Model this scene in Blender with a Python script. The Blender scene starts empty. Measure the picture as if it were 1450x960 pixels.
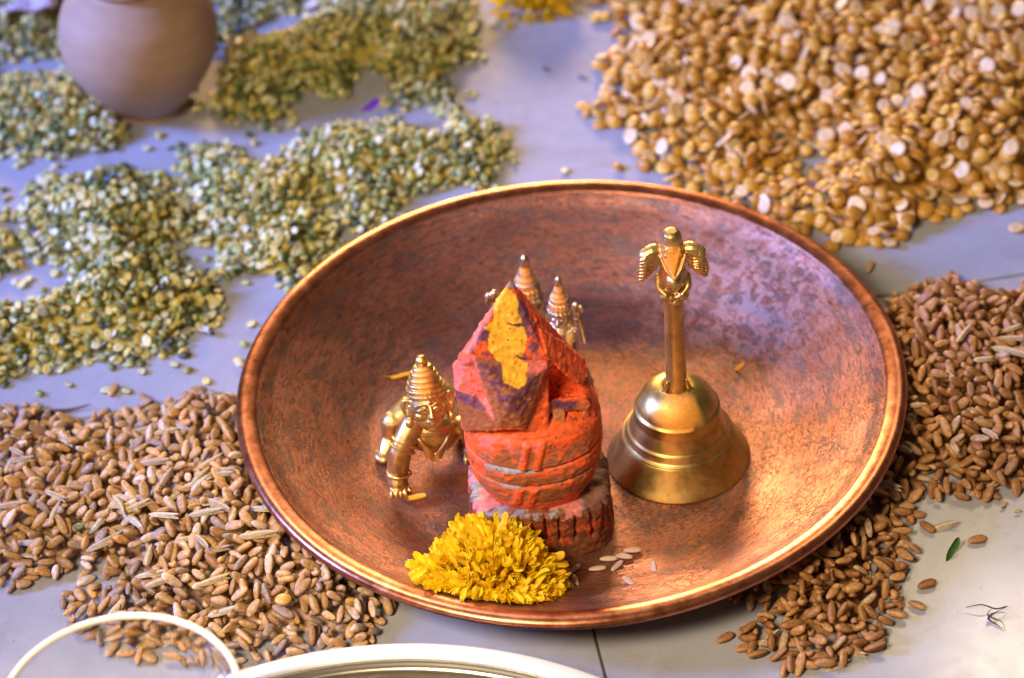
import bpy, bmesh, math, random
import numpy as np
from mathutils import Vector, Matrix, Euler

# ---------------------------------------------------------------- camera, world, lamps, exposure (first)
CM = 0.01
sc = bpy.context.scene
C = sc.collection
W, H = 1450, 960
LENS = 110.0
CAM = np.array([-2.030, -88.144, 79.691])
PIT, ROL = math.radians(40.308), math.radians(4.313)
_F = np.array([0, math.cos(PIT), -math.sin(PIT)]); _R0 = np.array([1., 0, 0]); _U0 = np.cross(_R0, _F)
_R = _R0*math.cos(ROL) - _U0*math.sin(ROL); _U = _U0*math.cos(ROL) + _R0*math.sin(ROL)
_f = LENS/36*W

cd = bpy.data.cameras.new('camera'); cam = bpy.data.objects.new('camera', cd); C.objects.link(cam)
cd.lens = LENS; cd.sensor_width = 36; cd.clip_start = .02; cd.clip_end = 50
M4 = Matrix(((_R[0], _U[0], -_F[0], CAM[0]*CM), (_R[1], _U[1], -_F[1], CAM[1]*CM), (_R[2], _U[2], -_F[2], CAM[2]*CM), (0, 0, 0, 1)))
cam.matrix_world = M4
cd.dof.use_dof = True
cd.dof.focus_distance = float(np.dot(np.array([-1.5, -6.2, 5.0]) - CAM, _F))*CM
cd.dof.aperture_fstop = 9.0
sc.camera = cam

wd = bpy.data.worlds.new('World'); sc.world = wd; wd.use_nodes = True
bg = wd.node_tree.nodes['Background']
bg.inputs[0].default_value = (1.0, .68, .44, 1); bg.inputs[1].default_value = .11

def lamp_area(name, loc, target, size, size_y, power, color, spread=180):
    l = bpy.data.lights.new(name, 'AREA'); l.shape = 'RECTANGLE'; l.size = size*CM; l.size_y = size_y*CM
    l.energy = power; l.color = color; l.spread = math.radians(spread)
    o = bpy.data.objects.new(name, l); C.objects.link(o); o.location = Vector(loc)*CM
    o.rotation_euler = (Vector(target)-Vector(loc)).to_track_quat('-Z', 'Y').to_euler(); return o
# cool window light from the left, low
lamp_area('window_light', (-150, 10, 80), (-4, 22, 0), 40, 50, 4.6, (.22, .33, 1.0), 38)
# warm light from the doorway behind
lamp_area('doorway_light', (-14, 152, 45), (1, -14, 2), 64, 16, 1.65, (1.0, .64, .32), 36)
lamp_area('added_tile_light', (34, 62, 84), (13, -12, 0), 14, 10, .036, (1.0, .80, .50), 24)  # added narrow lamp, brightens the bare tile at lower right
lamp_area('added_rim_light', (-30, 50, 90), (-7, -17, 2), 12, 8, .09, (1.0, .88, .68), 20)  # added narrow lamp, whitens the front plate rim and tumbler edge
lamp_area('added_fill_light', (-46, -70, 95), (-3, -8, 2), 30, 30, 1.15, (1.0, .78, .50), 40)  # added warm fill from the front, no source of its own
sc.view_settings.view_transform = 'Standard'; sc.view_settings.look = 'None'
sc.view_settings.exposure = 0.0; sc.view_settings.gamma = 1.0

# ---------------------------------------------------------------- helpers
def ray(x, y): return _F + _R*(x-W/2)/_f - _U*(y-H/2)/_f
def pz(x, y, z):
    d = ray(x, y); return CAM + d*(z-CAM[2])/d[2]
def py(x, y, Y):
    d = ray(x, y); return CAM + d*(Y-CAM[1])/d[1]
def pr(P):
    d = np.asarray(P, float)-CAM; z = d@_F
    return W/2+_f*(d@_R)/z, H/2-_f*(d@_U)/z

rng = np.random.default_rng(7); random.seed(7)
def _h(ix, iy, iz, s):
    n = (ix*374761393 + iy*668265263 + iz*2147483647 + s*974634777) & 0xffffffff
    n = ((n ^ (n >> 13))*1274126177) & 0xffffffff
    n = ((n ^ (n >> 16))*2246822519) & 0xffffffff
    return (n & 0xffffff)/float(0xffffff)
def vnoise(P, s=0):
    P = np.asarray(P, float); i = np.floor(P).astype(np.int64); f = P-i; f = f*f*(3-2*f); o = 0
    for a in (0, 1):
        for b in (0, 1):
            for c in (0, 1):
                w = (f[..., 0] if a else 1-f[..., 0])*(f[..., 1] if b else 1-f[..., 1])*(f[..., 2] if c else 1-f[..., 2])
                o = o + w*_h(i[..., 0]+a, i[..., 1]+b, i[..., 2]+c, s)
    return o
def fbm(P, sc_, s=0, oct_=3):
    P = np.asarray(P, float)*sc_; v = 0; a = .5; t = 0
    for k in range(oct_):
        v = v+a*vnoise(P*(2**k)+k*17.3, s+k); t += a; a *= .5
    return v/t

def tag(o, label=None, cat=None, group=None, kind=None):
    if label: o['label'] = label
    if cat: o['category'] = cat
    if group: o['group'] = group
    if kind: o['kind'] = kind
    return o
def empty(name, loc=(0, 0, 0)):
    o = bpy.data.objects.new(name, None); C.objects.link(o); o.location = Vector(loc)*CM; o.empty_display_size = .01; return o
def mesh_np(name, V, F, mat, smooth=True, attrs=None):
    """V in cm, F a list of faces (or an int array of equal faces)"""
    me = bpy.data.meshes.new(name)
    V = np.asarray(V, float)*CM
    if isinstance(F, np.ndarray):
        n, k = F.shape
        me.vertices.add(len(V)); me.vertices.foreach_set('co', V.ravel())
        me.loops.add(n*k); me.loops.foreach_set('vertex_index', F.ravel().astype(np.int32))
        me.polygons.add(n); me.polygons.foreach_set('loop_start', np.arange(0, n*k, k, dtype=np.int32))
        me.update(calc_edges=True)
    else:
        me.from_pydata([tuple(v) for v in V], [], F); me.update()
    if smooth: me.polygons.foreach_set('use_smooth', np.ones(len(me.polygons), bool))
    for an, av in (attrs or {}).items():
        if np.ndim(av) == 1:
            a = me.attributes.new(an, 'FLOAT', 'POINT'); a.data.foreach_set('value', np.asarray(av, np.float32))
        else:
            a = me.attributes.new(an, 'FLOAT_COLOR', 'POINT')
            av = np.concatenate([av, np.ones((len(av), 1))], 1); a.data.foreach_set('color', av.astype(np.float32).ravel())
    me.materials.append(mat); me.validate(); me.update()
    return me
def link(name, me, parent=None, loc=None):
    o = bpy.data.objects.new(name, me); C.objects.link(o)
    if parent: o.parent = parent
    if loc is not None: o.location = Vector(loc)*CM
    return o
def lathe(prof, n=96, fr=None):
    """prof [(r,z)], returns V,F ; fr(theta,r,z)->(r,z)"""
    V = []; F = []
    for j, (r, z) in enumerate(prof):
        for i in range(n):
            t = 2*math.pi*i/n; rr, zz = (r, z) if fr is None else fr(t, r, z, j)
            V.append((rr*math.cos(t), rr*math.sin(t), zz))
    for j in range(len(prof)-1):
        for i in range(n):
            a = j*n+i; b = j*n+(i+1) % n; F.append((a, b, b+n, a+n))
    return np.array(V), F
def smooth_prof(pts, k=6):
    """Catmull-Rom through profile points"""
    P = [np.array(p, float) for p in pts]; P = [2*P[0]-P[1]]+P+[2*P[-1]-P[-2]]; out = []
    for i in range(1, len(P)-2):
        for s in range(k):
            t = s/k; a, b, c, d = P[i-1:i+3]
            out.append(.5*((2*b)+(-a+c)*t+(2*a-5*b+4*c-d)*t*t+(-a+3*b-3*c+d)*t**3))
    out.append(P[-2]); return [(max(0.0, p[0]), p[1]) for p in out]

class Blob:
    """closed shapes gathered into one mesh and fused by a voxel remesh"""
    def __init__(s): s.V = []; s.F = []; s.n = 0
    def raw(s, V, F):
        s.V.append(np.asarray(V, float)); s.F += [tuple(i+s.n for i in f) for f in F]; s.n += len(V)
    def ell(s, c, r, rot=(0, 0, 0), nu=20, nv=12):
        R = np.array(Euler(rot).to_matrix()); V = [(0, 0, 1.)]; F = []
        for j in range(1, nv):
            for i in range(nu):
                t = 2*math.pi*i/nu; p = math.pi*j/nv; V.append((math.sin(p)*math.cos(t), math.sin(p)*math.sin(t), math.cos(p)))
        V.append((0, 0, -1.)); L = len(V)-1
        for i in range(nu): F.append((0, 1+i, 1+(i+1) % nu)); F.append((L, L-nu+(i+1) % nu, L-nu+i))
        for j in range(nv-2):
            for i in range(nu):
                a = 1+j*nu+i; b = 1+j*nu+(i+1) % nu; F.append((a, a+nu, b+nu, b))
        if np.ndim(r) == 0: r = (r, r, r)
        s.raw((np.array(V)*np.array(r))@R.T+np.array(c), F)
    def tube(s, pts, rad, closed=False, nu=12, sub=4):
        P = [np.array(p, float) for p in pts]; n = len(P)
        if np.ndim(rad) == 0: rad = [rad]*n
        Q = []; RR = []
        rngi = range(n) if closed else range(n-1)
        for i in rngi:
            g = (lambda k: P[k % n]) if closed else (lambda k: P[min(max(k, 0), n-1)])
            a, b, c, d = g(i-1), g(i), g(i+1), g(i+2); r0, r1 = rad[i], rad[(i+1) % n]
            for k in range(sub):
                t = k/sub; Q.append(.5*((2*b)+(-a+c)*t+(2*a-5*b+4*c-d)*t*t+(-a+3*b-3*c+d)*t**3)); RR.append(r0+(r1-r0)*t)
        if not closed: Q.append(P[-1]); RR.append(rad[-1])
        m = len(Q); V = []; F = []; up = None
        for i in range(m):
            t = (Q[(i+1) % m]-Q[i-1]) if closed else (Q[min(i+1, m-1)]-Q[max(i-1, 0)])
            t = t/(np.linalg.norm(t)+1e-9)
            if up is None: up = np.array([0, 0, 1.]) if abs(t[2]) < .9 else np.array([1., 0, 0])
            u = np.cross(t, up); u /= np.linalg.norm(u)+1e-9; w = np.cross(u, t); up = w
            for k in range(nu):
                a = 2*math.pi*k/nu; V.append(Q[i]+RR[i]*(u*math.cos(a)+w*math.sin(a)))
        for i in range(m if closed else m-1):
            for k in range(nu):
                a = i*nu+k; b = i*nu+(k+1) % nu; c2 = ((i+1) % m)*nu+(k+1) % nu; d2 = ((i+1) % m)*nu+k; F.append((a, b, c2, d2))
        if not closed:
            F.append(tuple(reversed(range(nu)))); F.append(tuple(range((m-1)*nu, m*nu)))
        s.raw(V, F)
        if not closed: s.ell(Q[0], RR[0], nu=12, nv=8); s.ell(Q[-1], RR[-1], nu=12, nv=8)
    def hull(s, pts):
        bm = bmesh.new()
        for p in pts: bm.verts.new(p)
        r = bmesh.ops.convex_hull(bm, input=bm.verts)
        bmesh.ops.delete(bm, geom=[v for v in bm.verts if not v.link_faces], context='VERTS')
        bm.verts.index_update(); bm.verts.ensure_lookup_table()
        s.raw([tuple(v.co) for v in bm.verts], [tuple(v.index for v in f.verts) for f in bm.faces]); bm.free()
    def lathe(s, prof, c=(0, 0, 0), n=48, R=None, fr=None):
        V, F = lathe(prof, n, fr); m = len(prof)
        F = list(F)+[tuple(reversed(range(n))), tuple(range((m-1)*n, m*n))]
        if R is not None: V = V@np.array(R).T
        s.raw(V+np.array(c), F)
    def get(s, voxel, smooth=0):
        me = bpy.data.meshes.new('tmp'); V = np.concatenate(s.V)
        me.from_pydata([tuple(v) for v in V], [], s.F); me.update()
        bm = bmesh.new(); bm.from_mesh(me); bmesh.ops.recalc_face_normals(bm, faces=bm.faces); bm.to_mesh(me); bm.free()
        o = bpy.data.objects.new('tmp', me); C.objects.link(o)
        m = o.modifiers.new('r', 'REMESH'); m.mode = 'VOXEL'; m.voxel_size = voxel; m.use_smooth_shade = True
        if smooth:
            q = o.modifiers.new('s', 'SMOOTH'); q.iterations = smooth; q.factor = .5
        dg = bpy.context.evaluated_depsgraph_get(); ev = o.evaluated_get(dg); m2 = bpy.data.meshes.new_from_object(ev)
        n = len(m2.vertices); co = np.empty(n*3, np.float32); m2.vertices.foreach_get('co', co); co = co.reshape(-1, 3).astype(float)
        nn = np.empty(n*3, np.float32); m2.vertices.foreach_get('normal', nn); nn = nn.reshape(-1, 3)
        F = np.empty(len(m2.loops), np.int32); m2.loops.foreach_get('vertex_index', F)
        ls = np.empty(len(m2.polygons), np.int32); m2.polygons.foreach_get('loop_total', ls)
        if (ls == 4).all(): F = F.reshape(-1, 4)
        else:
            st = np.concatenate([[0], np.cumsum(ls)]); F = [tuple(F[st[i]:st[i+1]]) for i in range(len(ls))]
        bpy.data.objects.remove(o); bpy.data.meshes.remove(me); bpy.data.meshes.remove(m2)
        return co, F, nn

def inpoly(px, pyy, poly):
    px = np.asarray(px); ins = np.zeros(px.shape, bool); n = len(poly)
    for i in range(n):
        x1, y1 = poly[i]; x2, y2 = poly[(i+1) % n]
        if y1 == y2: continue
        c = ((y1 > pyy) != (y2 > pyy)) & (px < (x2-x1)*(pyy-y1)/(y2-y1)+x1); ins ^= c
    return ins
def polydist(px, pyy, poly):
    d = np.full(np.shape(px), 1e9); n = len(poly)
    for i in range(n):
        a = np.array(poly[i]); b = np.array(poly[(i+1) % n]); e = b-a; L = (e@e)+1e-12
        t = np.clip(((px-a[0])*e[0]+(pyy-a[1])*e[1])/L, 0, 1)
        d = np.minimum(d, np.hypot(px-a[0]-t*e[0], pyy-a[1]-t*e[1]))
    return np.where(inpoly(px, pyy, poly), d, -d)

# ---------------------------------------------------------------- materials
class NT:
    def __init__(s, name):
        s.m = bpy.data.materials.new(name); s.m.use_nodes = True; s.t = s.m.node_tree; s.b = s.t.nodes['Principled BSDF']
    def n(s, typ, **kw):
        nd = s.t.nodes.new(typ)
        for k, v in kw.items():
            if k.startswith('i_'): nd.inputs[int(k[2:])].default_value = v
            else: setattr(nd, k, v)
        return nd
    def l(s, a, b): s.t.links.new(a, b)
    def math(s, op, a, b=None, clamp=False):
        nd = s.n('ShaderNodeMath', operation=op); nd.use_clamp = clamp
        for i, v in enumerate((a, b)):
            if v is None: continue
            if isinstance(v, (int, float)): nd.inputs[i].default_value = v
            else: s.l(v, nd.inputs[i])
        return nd.outputs[0]
    def noise(s, vec, scale, detail=3, rough=.55, dist=0.):
        nd = s.n('ShaderNodeTexNoise'); nd.inputs['Scale'].default_value = scale; nd.inputs['Detail'].default_value = detail
        nd.inputs['Roughness'].default_value = rough; nd.inputs['Distortion'].default_value = dist
        if vec is not None: s.l(vec, nd.inputs['Vector'])
        return nd.outputs['Fac']
    def ramp(s, fac, stops):
        nd = s.n('ShaderNodeValToRGB'); s.l(fac, nd.inputs[0]); cr = nd.color_ramp
        while len(cr.elements) > 1: cr.elements.remove(cr.elements[-1])
        for i, (p, c) in enumerate(stops):
            e = cr.elements[0] if i == 0 else cr.elements.new(p)
            e.position = p; e.color = (*c, 1) if np.ndim(c) else (c, c, c, 1)
        return nd.outputs[0]
    def mix(s, fac, a, b, mode='MIX'):
        nd = s.n('ShaderNodeMix', data_type='RGBA', blend_type=mode)
        for i, v in ((0, fac), (6, a), (7, b)):
            if isinstance(v, (int, float)): nd.inputs[i].default_value = v
            elif isinstance(v, tuple): nd.inputs[i].default_value = (*v, 1)
            else: s.l(v, nd.inputs[i])
        return nd.outputs[2]
    def set(s, **kw):
        for k, v in kw.items():
            k = {'col': 'Base Color', 'rough': 'Roughness', 'metal': 'Metallic', 'spec': 'Specular IOR Level', 'sss': 'Subsurface Weight', 'trans': 'Transmission Weight', 'ior': 'IOR', 'coat': 'Coat Weight', 'crough': 'Coat Roughness'}[k]
            if isinstance(v, tuple): v = (*v, 1)
            if isinstance(v, (int, float, tuple)): s.b.inputs[k].default_value = v
            else: s.l(v, s.b.inputs[k])
    def bump(s, h, strength=.5, dist=.001):
        nd = s.n('ShaderNodeBump'); nd.inputs['Strength'].default_value = strength; nd.inputs['Distance'].default_value = dist
        s.l(h, nd.inputs['Height']); s.l(nd.outputs[0], s.b.inputs['Normal'])
    def obj(s): return s.n('ShaderNodeTexCoord').outputs['Object']
    def geo(s): return s.n('ShaderNodeNewGeometry').outputs['Position']
    def attr(s, name, out='Color'):
        nd = s.n('ShaderNodeAttribute', attribute_name=name); return nd.outputs[out]

def mat_grain(name, rough=.45, spec=.5, fine=1400, amt=.35, sss=0., stretch=None):
    t = NT(name); c = t.attr('tint'); o = t.obj()
    if stretch:
        mp = t.n('ShaderNodeMapping'); mp.inputs['Scale'].default_value = stretch; t.l(o, mp.inputs[0]); o = mp.outputs[0]
    nz = t.noise(o, fine, 3)
    k = t.ramp(nz, [(.3, 1-amt), (.7, 1+amt*.4)])
    t.set(col=t.mix(1.0, c, k, 'MULTIPLY'), rough=rough, spec=spec); t.bump(nz, .35, .0004)
    if sss:
        t.set(sss=sss); t.b.inputs['Subsurface Radius'].default_value = (.002, .001, .0005); t.b.inputs['Subsurface Scale'].default_value = .6
    return t.m
M = {}
M['wheat'] = mat_grain('wheat_skin', .50, .4, 800, .42)
M['moong'] = mat_grain('moong_split', .42, .5, 900, .22)
M['chana'] = mat_grain('chana_split', .40, .5, 700, .2)
M['rice'] = mat_grain('rice_skin', .45, .5, 700, .12)
M['husk'] = mat_grain('straw_husk', .6, .3, 900, .3)
M['petal'] = mat_grain('yellow_petal', .55, .3, 500, .18, sss=0)
tm = M['petal'].node_tree; pb = tm.nodes['Principled BSDF']; tl = tm.nodes.new('ShaderNodeBsdfTranslucent'); mx = tm.nodes.new('ShaderNodeMixShader'); mx.inputs[0].default_value = .38
tm.links.new(pb.inputs['Base Color'].links[0].from_socket, tl.inputs[0]); tm.links.new(pb.outputs[0], mx.inputs[1]); tm.links.new(tl.outputs[0], mx.inputs[2])
tm.links.new(mx.outputs[0], [n_ for n_ in tm.nodes if n_.type == 'OUTPUT_MATERIAL'][0].inputs[0])
M['leaf'] = mat_grain('leaf_skin', .5, .4, 500, .3)
M['twig'] = mat_grain('dry_stem', .8, .2, 500, .3)
M['stone'] = mat_grain('painted_stone', .6, .35, 520, .30)

# copper with spun streaks, mottling and milky water stains
t = NT('aged_copper'); o = t.obj(); sp = t.n('ShaderNodeSeparateXYZ'); t.l(o, sp.inputs[0])
x, y, z = sp.outputs
th = t.math('ARCTAN2', y, x); rr = t.math('SQRT', t.math('ADD', t.math('MULTIPLY', x, x), t.math('MULTIPLY', y, y)))
def polar(A, B):
    cb = t.n('ShaderNodeCombineXYZ'); t.l(t.math('MULTIPLY', t.math('COSINE', th), A), cb.inputs[0])
    t.l(t.math('MULTIPLY', t.math('SINE', th), A), cb.inputs[1]); t.l(t.math('MULTIPLY', rr, B), cb.inputs[2]); return cb.outputs[0]
streak = t.noise(polar(24, 1500), 1.0, 5, .7, .8)
fine = t.noise(polar(55, 1900), 1.0, 2, .6, .3)
big = t.noise(o, 22, 4, .6, .5)
worm = t.n('ShaderNodeTexVoronoi', feature='DISTANCE_TO_EDGE')
wv = t.n('ShaderNodeVectorMath', operation='ADD'); t.l(polar(15, 330), wv.inputs[0])
nzc = t.n('ShaderNodeTexNoise'); nzc.inputs['Scale'].default_value = 260; nzc.inputs['Detail'].default_value = 3; t.l(o, nzc.inputs['Vector'])
sc3 = t.n('ShaderNodeVectorMath', operation='SCALE'); sc3.inputs['Scale'].default_value = 2.6; t.l(nzc.outputs['Color'], sc3.inputs[0]); t.l(sc3.outputs[0], wv.inputs[1])
t.l(wv.outputs[0], worm.inputs['Vector']); worm.inputs['Scale'].default_value = 1.0
line = t.ramp(worm.outputs['Distance'], [(.0, 1.), (.05, .75), (.11, 0.)])
gate = t.ramp(t.noise(o, 55, 3, .6), [(.42, 0.), (.56, 1.)])
speck = t.ramp(fine, [(.55, 0.), (.66, 1.)])
dark = t.math('MAXIMUM', t.math('MULTIPLY', line, gate), t.math('MULTIPLY', speck, .75), True)
c0 = t.ramp(big, [(.28, (.33, .115, .065)), (.5, (.46, .180, .105)), (.72, (.60, .27, .17))])
c0 = t.mix(t.ramp(streak, [(.40, .9), (.50, 0.)]), c0, (.12, .050, .034))
gp = t.noise(polar(7, 260), 1.0, 4, .65, .6)
c0 = t.mix(t.ramp(gp, [(.50, 0.), (.60, .75)]), c0, (.19, .125, .105))
c1 = t.mix(t.math('MULTIPLY', dark, .75), c0, (.13, .06, .042))
# water stain on the far right wall: a lime film
vs = t.n('ShaderNodeVectorMath', operation='DISTANCE'); t.l(o, vs.inputs[0]); vs.inputs[1].default_value = (.075, .062, .02)
film = t.math('MULTIPLY', t.ramp(vs.outputs['Value'], [(.012, 1.), (.060, 0.)]), t.ramp(t.noise(o, 170, 5, .7, 1.0), [(.47, 0.), (.53, 1.)]), True)
c2 = t.mix(t.math('MULTIPLY', film, .32), c1, (.66, .46, .44))
t.set(col=c2, metal=t.math('SUBTRACT', .80, t.math('MULTIPLY', film, .35)),
      rough=t.math('ADD', t.math('ADD', .34, t.math('MULTIPLY', big, .16)), t.math('MULTIPLY', dark, .2)))
t.bump(t.math('ADD', t.math('MULTIPLY', streak, .6), t.math('MULTIPLY', dark, -.5)), .30, .0006)
M['copper'] = t.m
t = NT('copper_rim'); o = t.obj(); nz = t.noise(o, 170, 5, .7); n2 = t.noise(o, 30, 4)
cc = t.ramp(nz, [(.3, (.34, .11, .055)), (.48, (.52, .185, .09)), (.72, (.72, .30, .165))])
t.set(col=t.mix(t.ramp(n2, [(.3, .5), (.55, 0.)]), cc, (.34, .16, .12)), metal=1.0, rough=t.math('ADD', .20, t.math('MULTIPLY', nz, .24))); t.bump(nz, .25, .0004)
M['rim'] = t.m

def mat_brass(name, c_lo, c_hi, r0=.2):
    t = NT(name); o = t.obj(); nz = t.noise(o, 120, 4, .6); n2 = t.noise(o, 900, 3, .6)
    c = t.ramp(nz, [(.3, c_lo), (.65, c_hi)])
    spots = t.ramp(t.noise(o, 420, 3, .7), [(.66, 0.), (.72, 1.)])
    c = t.mix(t.ramp(t.noise(o, 55, 5, .7, 1.), [(.48, 0.), (.66, .55)]), c, (.20, .13, .05))
    c = t.mix(t.math('MULTIPLY', spots, .6), c, (.10, .06, .03))
    p = t.attr('paste', 'Fac'); pc = t.ramp(n2, [(.3, (.80, .24, .015)), (.7, (.92, .42, .04))])
    t.set(col=t.mix(p, c, pc), metal=t.math('SUBTRACT', 1.0, t.math('MULTIPLY', p, .85), True),
          rough=t.math('ADD', t.math('ADD', r0, t.math('MULTIPLY', nz, .2)), t.math('MULTIPLY', p, .25))); t.bump(n2, .15, .0003)
    return t.m
M['brass'] = mat_brass('cast_brass', (.52, .34, .12), (.80, .57, .25), .30)
M['bell'] = mat_brass('aged_bell_brass', (.48, .33, .10), (.74, .53, .19), .27)
M['oldbrass'] = mat_brass('grey_brass', (.45, .36, .25), (.70, .60, .44), .28)

t = NT('unglazed_clay'); o = t.obj(); mp = t.n('ShaderNodeMapping'); mp.inputs['Scale'].default_value = (1, 1, 3); t.l(o, mp.inputs[0])
nz = t.noise(mp.outputs[0], 60, 4, .6)
t.set(col=t.ramp(nz, [(.3, (.36, .22, .13)), (.7, (.42, .27, .17))]), rough=.7); t.bump(nz, .06, .0006); M['clay'] = t.m
t = NT('glazed_floor_tile'); o = t.geo(); nz = t.noise(o, 14, 5, .6, 1.2); n2 = t.noise(o, 130, 3, .6); n3 = t.noise(o, 700, 2)
c = t.ramp(nz, [(.3, (.31, .32, .375)), (.7, (.39, .395, .46))])
c = t.mix(t.ramp(n2, [(.55, 0.), (.8, .25)]), c, (.33, .29, .27)); c = t.mix(t.ramp(n3, [(.66, 0.), (.72, .55)]), c, (.22, .18, .15)); c = t.mix(t.ramp(t.noise(o, 34, 5, .7, .5), [(.54, 0.), (.70, .45)]), c, (.27, .23, .20))
t.set(col=c, rough=t.math('ADD', .15, t.math('MULTIPLY', n2, .12)), spec=.5); t.bump(nz, .05, .001); M['tile'] = t.m
t = NT('grout'); t.set(col=(.10, .085, .08), rough=.9); M['grout'] = t.m
t = NT('clear_glass'); t.set(col=(.95, .95, .91), rough=.05, trans=1.0, ior=1.28); M['glass'] = t.m
t = NT('frosted_rim'); t.set(col=(.93, .90, .82), rough=.22); M['grim'] = t.m
t = NT('polished_steel'); o = t.obj(); nz = t.noise(o, 60, 3); t.set(col=t.ramp(nz, [(.3, (.70, .64, .54)), (.7, (.80, .74, .64))]), metal=1.0, rough=.24); M['steel'] = t.m
t = NT('glare_white'); t.set(col=(.93, .91, .87), rough=.16, metal=.1); M['rim_glare'] = t.m  # steel rim's blown-out reflection put into a white base colour
t = NT('lavender_cloth'); o = t.obj(); wv = t.n('ShaderNodeTexWave'); wv.inputs['Scale'].default_value = 260; t.l(o, wv.inputs['Vector'])
t.set(col=t.mix(wv.outputs['Fac'], (.50, .36, .50), (.72, .62, .72)), rough=.85); t.bump(wv.outputs['Fac'], .4, .0005); M['cloth'] = t.m

# ---------------------------------------------------------------- floor tiles
ga = math.radians(6.77); gu = np.array([math.cos(ga), math.sin(ga), 0]); gv = np.array([-math.sin(ga), math.cos(ga), 0])
a0 = pz(297, 565, 0); b0 = pz(840, 890, 0)
mm = np.array([[gu[0], -gv[0]], [gu[1], -gv[1]]]); s_, _ = np.linalg.solve(mm, (b0-a0)[:2]); G0 = a0+gu*s_
TS = 60.0; JW = .10
t_me = None
def tile_mesh():
    h = TS/2-JW/2; bm = bmesh.new(); bmesh.ops.create_cube(bm, size=1)
    for v in bm.verts: v.co = Vector((v.co.x*2*h*CM, v.co.y*2*h*CM, (v.co.z-.5)*.8*CM))
    bmesh.ops.bevel(bm, geom=[e for e in bm.edges if all(v.co.z > -.001 for v in e.verts)], offset=.0004, segments=2, affect='EDGES')
    me = bpy.data.meshes.new('tile'); bm.to_mesh(me); bm.free(); me.materials.append(M['tile']); return me
floor_me = mesh_np('floor', [(-260, -260, -.12), (260, -260, -.12), (260, 260, -.12), (-260, 260, -.12)], [(0, 1, 2, 3)], M['grout'], False)
floor = link('floor', floor_me); tag(floor, kind='structure', label='pale glazed floor tiles with thin dark grout joints')
t_me = tile_mesh()
for i in range(-4, 4):
    for j in range(-4, 4):
        c = G0+gu*TS*(i+.5)+gv*TS*(j+.5)
        o = link('tile', t_me, floor, (c[0], c[1], 0)); o.rotation_euler = (0, 0, ga)

# ---------------------------------------------------------------- copper plate
PZ = .15
inner = [(.0, .16), (2.5, .15), (5.2, .17), (7.3, .22), (8.0, .36), (8.8, .74), (9.8, 1.30), (10.7, 1.80), (11.25, 2.10), (11.6, 2.36), (11.8, 2.50)]
def plate():
    ins = smooth_prof(inner, 6)
    outer = [(11.65, 2.30), (11.2, 1.95), (10.6, 1.6), (9.7, 1.08), (8.8, .55), (8.1, .14), (7.3, .02), (4, .0), (0, .0)]
    def wob(t, r, z, j):
        return (r*(1+.0018*math.sin(3*t+.7)+.0012*math.sin(7*t)), z+(.012*math.sin(2*t+1)+.008*math.sin(5*t))*(r/12)**2)
    V, F = lathe(ins+smooth_prof(outer, 4), 220, wob)
    b = link('copper_plate', mesh_np('copper_plate', V, F, M['copper']))
    tag(b, 'wide round copper plate with mottled inside holding idol, bell and flower', 'plate')
    rp = []
    rp = smooth_prof([(11.70, 2.40), (11.80, 2.505), (11.95, 2.575), (12.15, 2.62), (12.34, 2.61), (12.48, 2.54), (12.55, 2.43), (12.55, 2.32), (12.45, 2.24), (12.28, 2.24), (12.05, 2.30), (11.8, 2.30), (11.7, 2.25)], 4)
    V, F = lathe(rp, 260, wob); link('rim', mesh_np('rim', V, F, M['rim']), b)
    return b
plate()
def plate_z(r):
    return float(np.interp(r, [p[0] for p in smooth_prof(inner, 6)], [p[1] for p in smooth_prof(inner, 6)]))
def on_plate(px_, py_, lift=0.):
    z = .2
    for _ in range(12):
        P = pz(px_, py_, z+lift); z = plate_z(math.hypot(P[0], P[1]))
    P[2] = z+lift; return P

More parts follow.
